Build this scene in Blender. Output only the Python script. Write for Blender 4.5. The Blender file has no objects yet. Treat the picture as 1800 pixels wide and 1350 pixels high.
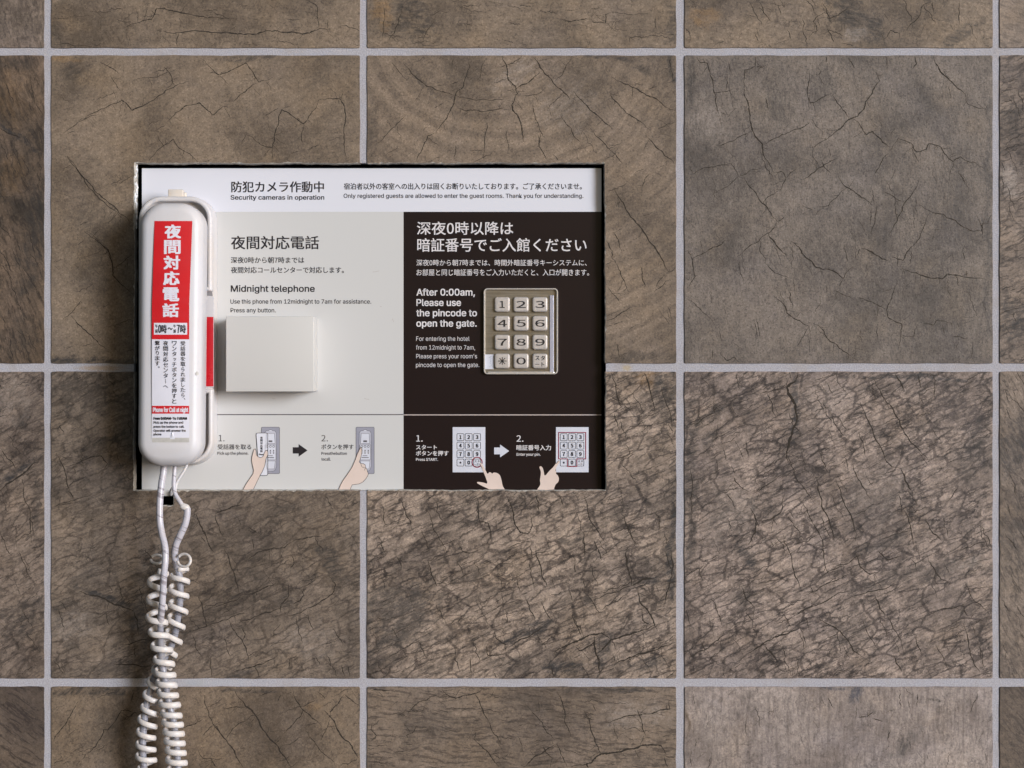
import bpy, bmesh, math, random, os
from mathutils import Vector, Matrix

# ------------------------------------------------------------------ camera, sky, sun, exposure
scene = bpy.context.scene
C = scene.collection
S = 0.00045            # metres per photograph pixel on the plane of the tile faces
D = 1.5                # camera distance from the tile faces

cam = bpy.data.cameras.new('camera')
camo = bpy.data.objects.new('camera', cam); C.objects.link(camo)
camo.location = (0, -D, 0); camo.rotation_euler = (math.pi/2, 0, 0)
cam.sensor_width = 36.0; cam.lens = 36.0*D/(1800*S)
cam.clip_start = 0.05; cam.clip_end = 100
cam.dof.use_dof = True; cam.dof.focus_distance = D; cam.dof.aperture_fstop = 6.3
scene.camera = camo

SUN_DIR = Vector((0.68, -0.70, 0.14)).normalized()      # towards the light: from the right, above
world = bpy.data.worlds.new('World'); scene.world = world; world.use_nodes = True
wn = world.node_tree; bg = wn.nodes['Background']
sky = wn.nodes.new('ShaderNodeTexSky'); sky.sky_type = 'NISHITA'; sky.sun_disc = False
sky.sun_elevation = math.asin(SUN_DIR.z)
sky.sun_rotation = math.atan2(SUN_DIR.x, SUN_DIR.y)
sky.air_density = 1.0; sky.dust_density = 3.0; sky.ozone_density = 1.0
wn.links.new(sky.outputs[0], bg.inputs[0]); bg.inputs[1].default_value = 0.09
sun = bpy.data.lights.new('sun', 'SUN'); suno = bpy.data.objects.new('sun', sun); C.objects.link(suno)
sun.energy = 2.8; sun.angle = math.radians(22); sun.color = (0.74, 0.85, 1.0)
suno.rotation_euler = SUN_DIR.to_track_quat('Z', 'Y').to_euler()
scene.view_settings.view_transform = 'Standard'; scene.view_settings.look = 'None'
scene.view_settings.gamma = 1.0; scene.view_settings.exposure = 0.35

# ------------------------------------------------------------------ helpers
def W(px, py, y=0.0):
    """point of the place that lies on plane y and is seen at photograph pixel (px, py)"""
    k = (D + y)/D
    return Vector(((px - 900)*S*k, y, (675 - py)*S*k))

def tag(o, label=None, cat=None, group=None, kind=None):
    if label: o['label'] = label
    if cat: o['category'] = cat
    if group: o['group'] = group
    if kind: o['kind'] = kind
    return o

def empty(name, loc, label, cat, group=None):
    o = bpy.data.objects.new(name, None); C.objects.link(o); o.location = loc
    o.empty_display_size = 0.02
    return tag(o, label, cat, group)

def link(name, me, mats, parent=None, smooth=None):
    """mesh given in world coordinates becomes one object; its origin goes to its centre"""
    if not isinstance(mats, (list, tuple)): mats = [mats]
    if not me.materials:
        for m in mats: me.materials.append(m)
    if len(me.vertices):
        xs = [v.co for v in me.vertices]
        c = Vector([(min(v[i] for v in xs) + max(v[i] for v in xs))/2 for i in range(3)])
        me.transform(Matrix.Translation(-c))
    else: c = Vector()
    o = bpy.data.objects.new(name, me); C.objects.link(o)
    if parent:
        o.parent = parent; o.location = c - origin_of(parent)
    else: o.location = c
    if smooth is not None:
        me.polygons.foreach_set('use_smooth', [True]*len(me.polygons))
        if smooth < 180: me.set_sharp_from_angle(angle=math.radians(smooth))
    me.update()
    return o

def origin_of(o):
    v = Vector(o.location)
    while o.parent: o = o.parent; v += o.location
    return v

def mesh_from(bm, name='m'):
    me = bpy.data.meshes.new(name); bm.to_mesh(me); bm.free(); return me

def rr(w, h, r, n=6):
    """outline of a rounded rectangle (counter-clockwise in x,z), r may be a 4-list tr, tl, bl, br"""
    if not isinstance(r, (list, tuple)): r = [r]*4
    pts = []
    for k, (sx, sz, a0) in enumerate(((1, 1, 0), (-1, 1, 90), (-1, -1, 180), (1, -1, 270))):
        q = max(min(r[k], w/2*.999, h/2*.999), 1e-6)
        cx, cz = sx*(w/2 - q), sz*(h/2 - q)
        for i in range(n+1):
            a = math.radians(a0 + 90*i/n)
            pts.append((cx + q*math.cos(a), cz + q*math.sin(a)))
    return pts

def stack(cx, cz, w, h, r, layers, n=6, cap=True, back=False, warp=None):
    """rounded-rectangle shells; layers = [(inset, y), ...] from the back to the front"""
    bm = bmesh.new(); rings = []
    for d, y in layers:
        rl = [max(q - d, .00005) for q in (r if isinstance(r, (list, tuple)) else [r]*4)]
        ring = []
        for x, z in rr(max(w - 2*d, 1e-5), max(h - 2*d, 1e-5), rl, n):
            v = Vector((cx + x, y, cz + z))
            if warp: v = warp(v)
            ring.append(bm.verts.new(v))
        rings.append(ring)
    m = len(rings[0])
    for a, b in zip(rings, rings[1:]):
        for i in range(m):
            bm.faces.new((a[i], a[(i+1) % m], b[(i+1) % m], b[i]))
    if cap: bm.faces.new(rings[-1])
    if back: bm.faces.new(rings[0][::-1])
    bmesh.ops.recalc_face_normals(bm, faces=bm.faces[:])
    return bm

def box_bm(x0, x1, y0, y1, z0, z1, bev=0.0, seg=2):
    bm = bmesh.new()
    bmesh.ops.create_cube(bm, size=1)
    for v in bm.verts:
        v.co = Vector(((x0+x1)/2 + v.co.x*(x1-x0), (y0+y1)/2 + v.co.y*(y1-y0), (z0+z1)/2 + v.co.z*(z1-z0)))
    if bev: bmesh.ops.bevel(bm, geom=bm.edges[:], offset=bev, segments=seg, affect='EDGES', profile=.5)
    return bm

def pbox(px0, py0, px1, py1, yf, yb, bev=0.0, seg=2):
    """box whose front face is seen between two photograph pixels"""
    a, b = W(px0, py0, yf), W(px1, py1, yf)
    return box_bm(a.x, b.x, yf, yb, b.z, a.z, bev, seg)

def sheet(pts, y, flip=True):
    """flat printed sheet from photograph pixels"""
    bm = bmesh.new()
    vs = [bm.verts.new(W(px, py, y)) for px, py in pts]
    f = bm.faces.new(vs); f.normal_update()
    if f.normal.y > 0: f.normal_flip()
    return bm

def join(bms):
    out = bmesh.new()
    for b in bms:
        me = bpy.data.meshes.new('t'); b.to_mesh(me); b.free(); out.from_mesh(me); bpy.data.meshes.remove(me)
    return out

def stroke_bm(pts, w, y, closed=False):
    """thin printed line along photograph pixels"""
    bm = bmesh.new(); n = len(pts); L = []; R = []
    P = [Vector(p) for p in pts]
    for i in range(n):
        a = P[(i-1) % n] if (closed or i) else None
        b = P[(i+1) % n] if (closed or i < n-1) else None
        d1 = (P[i]-a).normalized() if a is not None else None
        d2 = (b-P[i]).normalized() if b is not None else None
        d = (d1 or d2) if (d1 is None or d2 is None) else (d1 + d2)
        if d.length < 1e-4: d = d1
        d = d.normalized(); nn = Vector((-d.y, d.x))
        k = 1.0
        if d1 is not None and d2 is not None: k = 1/max(.5, abs(nn.dot(Vector((-d1.y, d1.x)))))
        L.append(bm.verts.new(W(*(P[i] + nn*w/2*k), y))); R.append(bm.verts.new(W(*(P[i] - nn*w/2*k), y)))
    for i in range(n if closed else n-1):
        j = (i+1) % n
        f = bm.faces.new((L[i], L[j], R[j], R[i])); f.normal_update()
        if f.normal.y > 0: f.normal_flip()
    return bm

def rrpx(x0, y0, x1, y1, r, n=4):
    return [((x0+x1)/2 + x, (y0+y1)/2 - z) for x, z in rr(x1-x0, y1-y0, r, n)]

def catmull(P, sub):
    out = []
    n = len(P)
    for i in range(n-1):
        p0, p1, p2, p3 = P[max(i-1, 0)], P[i], P[i+1], P[min(i+2, n-1)]
        for k in range(sub):
            t = k/sub
            out.append(.5*((2*p1) + (p2-p0)*t + (2*p0-5*p1+4*p2-p3)*t*t + (3*p1-p0-3*p2+p3)*t**3))
    out.append(P[-1].copy())
    return out

def tube(path, rad, seg=12, flat=1.0, ups=None):
    """swept tube along world points, parallel-transported; rad number or list; capped"""
    bm = bmesh.new(); n = len(path); rings = []
    t = (path[1]-path[0]).normalized()
    up = Vector((0, -1, 0))
    if abs(t.dot(up)) > .9: up = Vector((1, 0, 0))
    u = (up - t*up.dot(t)).normalized()
    for i in range(n):
        a = path[max(i-1, 0)]; b = path[min(i+1, n-1)]
        t = (b-a).normalized()
        if ups: u = ups[i]
        u = (u - t*u.dot(t)).normalized(); v = t.cross(u)
        r = rad[i] if isinstance(rad, list) else rad
        rings.append([bm.verts.new(path[i] + u*r*flat*math.cos(2*math.pi*k/seg) + v*r*math.sin(2*math.pi*k/seg)) for k in range(seg)])
    for a, b in zip(rings, rings[1:]):
        for k in range(seg):
            bm.faces.new((a[k], a[(k+1) % seg], b[(k+1) % seg], b[k]))
    bm.faces.new(rings[0][::-1]); bm.faces.new(rings[-1])
    bmesh.ops.recalc_face_normals(bm, faces=bm.faces[:])
    return bm

# ------------------------------------------------------------------ materials
class G:
    """small helper round a node tree"""
    def __init__(s, name):
        s.m = bpy.data.materials.new(name); s.m.use_nodes = True
        s.t = s.m.node_tree; s.b = s.t.nodes['Principled BSDF']
    def n(s, typ, **kw):
        x = s.t.nodes.new(typ)
        for k, v in kw.items(): setattr(x, k, v)
        return x
    def l(s, a, b): s.t.links.new(a, b)
    def set(s, sock, v):
        if isinstance(v, bpy.types.NodeSocket): s.l(v, sock)
        else: sock.default_value = v
    def math(s, op, a, b=None, clamp=False):
        x = s.n('ShaderNodeMath', operation=op, use_clamp=clamp); s.set(x.inputs[0], a)
        if b is not None: s.set(x.inputs[1], b)
        return x.outputs[0]
    def vm(s, op, a, b=None, sc=None):
        x = s.n('ShaderNodeVectorMath', operation=op); s.set(x.inputs[0], a)
        if b is not None: s.set(x.inputs[1], b)
        if sc is not None: s.set(x.inputs[3], sc)
        return x
    def noise(s, vec, scale, detail=4, rough=.55, dist=0.0):
        x = s.n('ShaderNodeTexNoise'); s.l(vec, x.inputs['Vector'])
        x.inputs['Scale'].default_value = scale; x.inputs['Detail'].default_value = detail
        x.inputs['Roughness'].default_value = rough; x.inputs['Distortion'].default_value = dist
        return x
    def mr(s, v, a, b, c=0.0, d=1.0, smooth=True):
        x = s.n('ShaderNodeMapRange', interpolation_type='SMOOTHSTEP' if smooth else 'LINEAR')
        s.set(x.inputs[0], v)
        for i, q in zip((1, 2, 3, 4), (a, b, c, d)): x.inputs[i].default_value = q
        return x.outputs[0]
    def mix(s, f, a, b, mode='MIX'):
        x = s.n('ShaderNodeMix', data_type='RGBA', blend_type=mode)
        s.set(x.inputs[0], f); s.set(x.inputs[6], a if isinstance(a, bpy.types.NodeSocket) else (*a, 1))
        s.set(x.inputs[7], b if isinstance(b, bpy.types.NodeSocket) else (*b, 1))
        return x.outputs[2]
    def mapping(s, vec, loc=(0, 0, 0), rot=(0, 0, 0), sc=(1, 1, 1), typ='POINT'):
        x = s.n('ShaderNodeMapping', vector_type=typ); s.l(vec, x.inputs[0])
        x.inputs[1].default_value = loc; x.inputs[2].default_value = rot; x.inputs[3].default_value = sc
        return x.outputs[0]
    def pos(s): return s.n('ShaderNodeNewGeometry').outputs['Position']
    def bump(s, h, strength, dist):
        x = s.n('ShaderNodeBump'); x.inputs['Strength'].default_value = strength
        x.inputs['Distance'].default_value = dist; s.l(h, x.inputs['Height']); s.l(x.outputs[0], s.b.inputs['Normal'])

def srgb(*c):
    m = sum(c)/3; c = [(m + (v-m)*.80)*k for v, k in zip(c, (.912, .886, .872))]
    return tuple((v/255/12.92 if v/255 <= .04045 else ((v/255+.055)/1.055)**2.4) for v in c)

def plain(name, col, rough=.5, spec=.5, metal=0.0, var=.06, vscale=60.0, bump=0.0, bscale=900.0, coat=0.0):
    g = G(name); p = g.pos()
    nz = g.noise(p, vscale, 5, .6)
    f = g.mr(nz.outputs[0], .3, .7)
    g.l(g.mix(f, tuple(c*(1-var) for c in col), tuple(min(1, c*(1+var)) for c in col)), g.b.inputs['Base Color'])
    r2 = g.noise(p, vscale*3.1, 4, .6)
    rv = .15 if var >= .03 else .0
    if rv: g.l(g.mr(r2.outputs[0], .3, .7, rough*(1-rv), min(1, rough*(1+rv))), g.b.inputs['Roughness'])
    else: g.b.inputs['Roughness'].default_value = rough
    g.b.inputs['Specular IOR Level'].default_value = spec; g.b.inputs['Metallic'].default_value = metal
    if coat: g.b.inputs['Coat Weight'].default_value = coat; g.b.inputs['Coat Roughness'].default_value = .03
    if bump: g.bump(g.noise(p, bscale, 3, .6).outputs[0], bump, .0004)
    return g.m

def tile_material(name, seed, light, dark, grain_deg=0.0, grain=.35, stretch=5.0, mottle=.6, speck=.35,
                  net=0.0, blobs=(), rings=None, vstreak=0.0, block=0.0, slits=0.0, warp=24.0, mid=.6):
    """weathered end-grain look of a printed stoneware tile; all sizes in photograph pixels"""
    g = G(name)
    p = g.vm('SCALE', g.pos(), sc=1.0/S).outputs[0]                  # pixel units
    so = (seed*313.7, seed*71.3, seed*157.1)
    q = g.mapping(p, loc=so)
    warpn = g.noise(q, 1/70, 3, .5)
    wv = g.vm('SUBTRACT', warpn.outputs['Color'], (.5, .5, .5)).outputs[0]
    wq = g.vm('ADD', q, g.vm('SCALE', wv, sc=warp).outputs[0]).outputs[0]
    rot = g.mapping(wq, rot=(0, math.radians(-grain_deg), 0))
    gr = g.mapping(rot, sc=(1/stretch, 1, 1))
    # colour mottling
    m1 = g.noise(q, 1/150, 7, .6, .3)
    base = g.mix(g.mr(m1.outputs[0], .30, .62), dark, light)
    hue = g.noise(q, 1/90, 4, .55)
    base = g.mix(g.math('MULTIPLY', g.mr(hue.outputs[0], .5, .72), .4), base, (light[0]*1.06, light[1]*.99, light[2]*.86))
    base = g.mix(g.math('MULTIPLY', g.mr(hue.outputs[0], .5, .28), .45), base, (light[0]*.80, light[1]*.83, light[2]*.93))
    # growth rings seen end on
    if rings:
        cx, cy, w, amt = rings
        c0 = W(cx, cy, 0)/S
        rv = g.vm('SUBTRACT', g.vm('ADD', p, g.vm('SCALE', wv, sc=26.0).outputs[0]).outputs[0], tuple(c0)).outputs[0]
        ln = g.n('ShaderNodeVectorMath', operation='LENGTH'); g.l(rv, ln.inputs[0])
        rn = g.n('ShaderNodeTexNoise', noise_dimensions='1D'); g.l(ln.outputs['Value'], rn.inputs['W'])
        rn.inputs['Scale'].default_value = 1/w; rn.inputs['Detail'].default_value = 4
        base = g.mix(g.math('MULTIPLY', g.mr(rn.outputs[0], .35, .65), amt), base, (dark[0]*.75, dark[1]*.75, dark[2]*.78))
    # grain streaks
    s1 = g.noise(gr, 1/4.6, 8, .64, .35)
    base = g.mix(g.math('MULTIPLY', g.mr(s1.outputs[0], .495, .60), grain), base, (dark[0]*.38, dark[1]*.38, dark[2]*.42))
    s2 = g.noise(gr, 1/11, 7, .66, .5)
    base = g.mix(g.math('MULTIPLY', g.mr(s2.outputs[0], .53, .70), grain*.38), base, tuple(min(1, c*1.65) for c in light))
    if block:
        jn = g.noise(q, 1/10, 4, .7)
        jv2 = g.vm('SCALE', g.vm('SUBTRACT', jn.outputs['Color'], (.5, .5, .5)).outputs[0], sc=16.0).outputs[0]
        for sc_, st_, k_ in ((1/24, 2.4, .55), (1/10, 2.8, .75)):
            vb = g.n('ShaderNodeTexVoronoi', feature='F1')
            g.l(g.mapping(g.vm('ADD', rot, jv2).outputs[0], sc=(1/st_, 1, 1)), vb.inputs['Vector'])
            vb.inputs['Scale'].default_value = sc_; vb.inputs['Randomness'].default_value = .75
            sx = g.n('ShaderNodeSeparateColor'); g.l(vb.outputs['Color'], sx.inputs[0])
            base = g.mix(g.math('MULTIPLY', g.mr(sx.outputs[0], .62, 1.0, smooth=False), block*k_), base, tuple(min(1, c*1.35) for c in light))
            base = g.mix(g.math('MULTIPLY', g.mr(sx.outputs[1], .60, 1.0, smooth=False), block*k_), base, tuple(c*.62 for c in dark))
    if vstreak:
        vs = g.noise(g.mapping(q, sc=(1, 1, 1/10)), 1/7, 6, .6)
        base = g.mix(g.math('MULTIPLY', g.mr(vs.outputs[0], .48, .68), vstreak), base, (dark[0]*.6, dark[1]*.6, dark[2]*.62))
    # fine crackle net, only in patches
    if net:
        vo = g.n('ShaderNodeTexVoronoi', feature='DISTANCE_TO_EDGE')
        jag = g.noise(q, 1/12, 4, .7)
        jv = g.vm('SCALE', g.vm('SUBTRACT', jag.outputs['Color'], (.5, .5, .5)).outputs[0], sc=22.0).outputs[0]
        g.l(g.mapping(g.vm('ADD', rot, jv).outputs[0], sc=(1/1.9, 1, 1)), vo.inputs['Vector'])
        vo.inputs['Scale'].default_value = 1/30; vo.inputs['Randomness'].default_value = .9
        line = g.mr(vo.outputs['Distance'], .012, .05, 1, 0)
        msk = g.mr(g.noise(q, 1/55, 3, .6).outputs[0], .47, .62)
        base = g.mix(g.math('MULTIPLY', g.math('MULTIPLY', line, msk), net), base, (dark[0]*.28, dark[1]*.27, dark[2]*.3))
    if slits:
        for sc_, st_, w0, w1, m0, m1, k_ in ((1/12, 3.2, .035, .10, .40, .60, 1.0), (1/27, 2.6, .018, .055, .34, .52, 1.0)):
            vo = g.n('ShaderNodeTexVoronoi', feature='DISTANCE_TO_EDGE')
            jag = g.noise(q, 1/7, 5, .75)
            jv = g.vm('SCALE', g.vm('SUBTRACT', jag.outputs['Color'], (.5, .5, .5)).outputs[0], sc=8.5).outputs[0]
            g.l(g.mapping(g.vm('ADD', rot, jv).outputs[0], loc=(sc_*900, 0, 33), sc=(1/st_, 1, 1)), vo.inputs['Vector'])
            vo.inputs['Scale'].default_value = sc_; vo.inputs['Randomness'].default_value = .85
            line = g.mr(vo.outputs['Distance'], w0, w1, 1, 0)
            msk = g.mr(g.noise(g.mapping(q, loc=(sc_*5000, 0, 0)), 1/44, 5, .65).outputs[0], m0, m1)
            base = g.mix(g.math('MULTIPLY', g.math('MULTIPLY', line, msk), slits*k_), base, (.34, .33, .34), 'MULTIPLY')
    # stains of their own shape
    bw = g.noise(q, 1/22, 9, .72)
    brk = g.mr(g.noise(gr, 1/5, 7, .7).outputs[0], .40, .58, .30, 1.0)
    for (bx, by, rx, ry, ang, amt, col) in blobs:
        c0 = W(bx, by, 0)/S
        mp = g.mapping(g.vm('ADD', p, g.vm('SCALE', wv, sc=30.0).outputs[0]).outputs[0], loc=tuple(c0),
                       rot=(0, math.radians(ang), 0), sc=(rx, 1e4, ry), typ='TEXTURE')
        ln = g.n('ShaderNodeVectorMath', operation='LENGTH'); g.l(mp, ln.inputs[0])
        d = g.math('ADD', ln.outputs['Value'], g.mr(bw.outputs[0], .25, .75, -.75, .75, False))
        base = g.mix(g.math('MULTIPLY', g.math('MULTIPLY', g.mr(d, .45, 1.10, 1, 0), amt), brk), base, col)
    # gritty print
    md = g.noise(q, 1/13, 9, .74)
    dk = g.mr(md.outputs[0], .34, .66, 1-.28*mid, 1+.26*mid)
    base = g.vm('SCALE', base, sc=dk).outputs[0]
    f1 = g.noise(q, 1/3.2, 4, .75)
    base = g.mix(g.math('MULTIPLY', g.mr(f1.outputs[0], .50, .64), speck*1.1), base, (1.75, 1.75, 1.75), 'MULTIPLY')
    f2 = g.noise(g.mapping(q, loc=(91, 17, 5)), 1/3.8, 5, .75)
    base = g.mix(g.math('MULTIPLY', g.mr(f2.outputs[0], .50, .64), speck*1.5), base, (.36, .35, .36), 'MULTIPLY')
    g.l(base, g.b.inputs['Base Color'])
    g.l(g.mr(f1.outputs[0], .3, .7, .62, .42), g.b.inputs['Roughness'])
    g.b.inputs['Specular IOR Level'].default_value = .35
    h = g.math('ADD', g.math('MULTIPLY', f1.outputs[0], .5), g.math('ADD', g.math('MULTIPLY', s1.outputs[0], -.9), g.math('MULTIPLY', f2.outputs[0], -.5)))
    g.bump(h, .24, .0006)
    return g.m

def grout_material():
    g = G('grout cement'); p = g.vm('SCALE', g.pos(), sc=1.0/S).outputs[0]
    a = g.noise(p, 1/2.2, 4, .7); b = g.noise(p, 1/60, 5, .6)
    c = g.mix(g.mr(a.outputs[0], .35, .65), (.315, .305, .33), (.475, .462, .50))
    c = g.mix(g.math('MULTIPLY', g.mr(b.outputs[0], .5, .7), .35), c, (.33, .29, .26))
    for (bx, by, rx, ry, amt, col) in ((1102, 647, 10, 7, .6, (.42, .33, .18)), (175, 647, 46, 6, .6, (.40, .28, .17)),
                                       (345, 1200, 30, 8, .4, (.36, .40, .44)), (400, 1200, 50, 6, .3, (.40, .43, .47))):
        mp = g.mapping(p, loc=tuple(W(bx, by, 0)/S), sc=(rx, 1e4, ry), typ='TEXTURE')
        ln = g.n('ShaderNodeVectorMath', operation='LENGTH'); g.l(mp, ln.inputs[0])
        d = g.math('ADD', ln.outputs['Value'], g.mr(a.outputs[0], .25, .75, -.6, .6, False))
        c = g.mix(g.math('MULTIPLY', g.mr(d, .4, 1.1, 1, 0), amt), c, col)
    g.l(c, g.b.inputs['Base Color']); g.b.inputs['Roughness'].default_value = .9
    g.b.inputs['Specular IOR Level'].default_value = .2
    g.bump(g.math('ADD', a.outputs[0], g.noise(p, 1/6, 3, .6).outputs[0]), .5, .0005)
    return g.m

def aged_plastic(name, col, rough=.35, warm=.3, dirt=.25, sc=1/90):
    g = G(name); p = g.vm('SCALE', g.pos(), sc=1.0/S).outputs[0]
    a = g.noise(p, sc, 5, .6)
    c = g.mix(g.math('MULTIPLY', g.mr(a.outputs[0], .42, .7), warm), col, (col[0]*.98, col[1]*.88, col[2]*.74))
    b = g.noise(p, 1/5, 5, .7)
    m = g.noise(p, 1/40, 4, .6)
    c = g.mix(g.math('MULTIPLY', g.math('MULTIPLY', g.mr(b.outputs[0], .55, .75), g.mr(m.outputs[0], .45, .65)), dirt), c, (col[0]*.45, col[1]*.40, col[2]*.34))
    g.l(c, g.b.inputs['Base Color'])
    g.l(g.mr(b.outputs[0], .3, .7, rough*.85, rough*1.2), g.b.inputs['Roughness'])
    g.bump(g.noise(p, 1/2.5, 3, .6).outputs[0], .06, .0003)
    return g.m

def scratched(name, col, ang):
    """greyish vinyl sleeve with slanting scuffs"""
    g = G(name); p = g.vm('SCALE', g.pos(), sc=1.0/S).outputs[0]
    r = g.mapping(p, rot=(0, math.radians(ang), 0), sc=(1, 1, 1))
    s = g.noise(g.mapping(r, sc=(1/14, 1/14, 1)), 1/5, 4, .6)
    c = g.mix(g.math('MULTIPLY', g.mr(s.outputs[0], .54, .62), .75), col, (col[0]*.36, col[1]*.32, col[2]*.33))
    a = g.noise(p, 1/30, 4, .6)
    c = g.mix(g.math('MULTIPLY', g.mr(a.outputs[0], .5, .7), .35), c, (col[0]*.86, col[1]*.74, col[2]*.56))
    g.l(c, g.b.inputs['Base Color']); g.b.inputs['Roughness'].default_value = .28
    g.bump(s.outputs[0], .15, .0004)
    return g.m

def brushed(name, col, rough=.38):
    g = G(name); p = g.vm('SCALE', g.pos(), sc=1.0/S).outputs[0]
    s = g.noise(g.mapping(p, sc=(1/60, 1, 1)), 1/1.2, 4, .6)
    a = g.noise(p, 1/30, 4, .6)
    c = g.mix(g.mr(s.outputs[0], .3, .7), tuple(v*.85 for v in col), tuple(v*1.12 for v in col))
    c = g.mix(g.math('MULTIPLY', g.mr(a.outputs[0], .45, .7), .4), c, (col[0]*.8, col[1]*.68, col[2]*.5))
    g.l(c, g.b.inputs['Base Color']); g.b.inputs['Metallic'].default_value = .75
    g.l(g.mr(s.outputs[0], .3, .7, rough*.8, rough*1.2), g.b.inputs['Roughness'])
    g.bump(s.outputs[0], .08, .0002)
    return g.m

M = {}
M['grout'] = grout_material()
M['crack'] = plain('dark crack print', (.040, .033, .027), .9, .1)  # dark lines of the cracks in the tile print
M['crack_soft'] = plain('shallow crack dirt', (.042, .035, .030), .9, .1)
M['ceramic'] = plain('cut ceramic body', (.42, .39, .35), .9, .2, var=.3, vscale=1200, bump=.5)
M['plaster'] = plain('crumbly white plaster', (.74, .74, .75), .95, .1, var=.15, vscale=700, bump=.6)
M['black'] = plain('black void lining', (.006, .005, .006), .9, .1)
M['header'] = plain('glossy printed white', (.68, .685, .75), .30, .5, var=.006, vscale=2, coat=.35)
M['greyfield'] = plain('glossy printed warm grey', (.580, .575, .570), .30, .5, var=.006, vscale=2, coat=.35)
M['darkfield'] = plain('glossy printed dark brown', (.0130, .0072, .0072), .34, .22, var=.02, vscale=2, coat=.06)
M['ink'] = plain('dark print', (.018, .014, .017), .5, .3)
M['inkwhite'] = plain('white print', (.66, .63, .64), .5, .3)
M['inkgrey'] = plain('grey print', (.10, .09, .10), .5, .3)
M['inkred'] = plain('maroon print', (.22, .012, .035), .5, .3)
M['card'] = plain('pale lavender print', (.60, .61, .68), .5, .3)
M['picgrey'] = plain('lavender grey print', (.30, .30, .36), .5, .3)
M['picpale'] = plain('light grey print', (.46, .46, .53), .5, .3)
M['skin'] = plain('skin coloured print', (.66, .54, .48), .5, .3, var=.03)
M['line'] = plain('beige print', (.40, .34, .32), .5, .3)
M['phone'] = aged_plastic('white handset plastic', (.63, .62, .65), .42, .38, .10, 1/170)
M['cradle'] = aged_plastic('aged white cradle plastic', (.62, .60, .61), .42, .45, .12, 1/60)
M['cradlegrey'] = aged_plastic('light grey cradle plate', (.50, .49, .51), .4, .1, .1)
M['hook'] = aged_plastic('translucent beige hook plastic', (.66, .60, .54), .35, .5, .2, 1/20)
M['box'] = plain('grey painted cover plastic', (.575, .56, .54), .42, .5, var=.012, vscale=12, bump=.04)
M['stickerwhite'] = plain('white paper label', (.70, .69, .76), .55, .3, var=.02)
M['stickerred'] = plain('red label print', (.58, .010, .016), .42, .45, var=.05, vscale=40)
M['labelred'] = plain('glossy red label', (.52, .008, .018), .30, .5, var=.05, vscale=40)
M['tape'] = plain('yellowed clear tape', (.50, .48, .45), .35, .5, var=.12, vscale=150)
M['steel'] = brushed('brushed keypad plate', (.27, .238, .19))
M['rim'] = plain('polished keypad rim', (.74, .71, .70), .24, .5, metal=.6, var=.05)
M['key'] = plain('cast metal key', (.52, .475, .445), .42, .5, metal=.35, var=.07, vscale=500, bump=.25, bscale=3000)
M['keyink'] = plain('engraved key paint', (.022, .018, .018), .6, .3)
M['lip'] = plain('satin metal lip', (.42, .42, .50), .35, .5, metal=.3)
M['cord'] = aged_plastic('aged white cord rubber', (.66, .62, .605), .42, .4, .6, 1/14)
M['sleeve'] = scratched('scuffed vinyl sleeve', (.53, .51, .56), -28)
M['sleeve_shaded'] = scratched('shaded vinyl sleeve', (.30, .30, .345), -20)  # darker copy of the sleeve colour, with the coils' shade painted in
M['thin'] = aged_plastic('thin white cable', (.66, .64, .65), .4, .3, .2)

# ------------------------------------------------------------------ tiled wall
OPEN = dict(l0=238.3, l1=235.0, r0=1062.6, r1=1064.4)
COL = [(-466, 77.6), (89.9, 632.7), (645.3, 1188.8), (1203.2, 1745.1), (1757.4, 2300)]
ROW = [(-456, 84.3), (97.2, 638.8), (653.2, 1192.8), (1207.2, 1748)]
TT = 0.0095                                     # tile thickness

wall = empty('tiled_wall', (0, 0, 0), 'wall of large brown wood-look square tiles with pale lavender grout joints', 'wall')

def lopen(y): return OPEN['l0'] + (OPEN['l1']-OPEN['l0'])*(y-288.5)/573
def ropen(y): return OPEN['r0'] + (OPEN['r1']-OPEN['r0'])*(y-288.5)/573

def outline(c, r):
    """corner list [(x, y, cut_edge_follows)] in photograph pixels"""
    x0, x1 = COL[c]; y0, y1 = ROW[r]
    if (c, r) == (1, 1):
        return [(x0, y0, 0), (x1, y0, 0), (x1, 287.2, 1), (lopen(288.5), 287.2, 1), (lopen(y1), y1, 0), (x0, y1, 0)]
    if (c, r) == (2, 1):
        return [(x0, y0, 0), (x1, y0, 0), (x1, y1, 0), (ropen(y1), y1, 1), (ropen(288.5), 287.2, 1), (x0, 287.2, 0)]
    if (c, r) == (1, 2):
        return [(x0, y0, 0), (lopen(y0), y0, 1), (lopen(861.5), 861.5, 1), (277.5, 861.5, 1), (277.5, 888, 1), (304.5, 888, 1),
                (304.5, 861.5, 1), (x1, 861.5, 0), (x1, y1, 0), (x0, y1, 0)]
    if (c, r) == (2, 2):
        return [(ropen(y0), y0, 0), (x1, y0, 0), (x1, y1, 0), (x0, y1, 0), (x0, 861.5, 1), (ropen(861.5), 861.5, 1)]
    return [(x0, y0, 0), (x1, y0, 0), (x1, y1, 0), (x0, y1, 0)]

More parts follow.
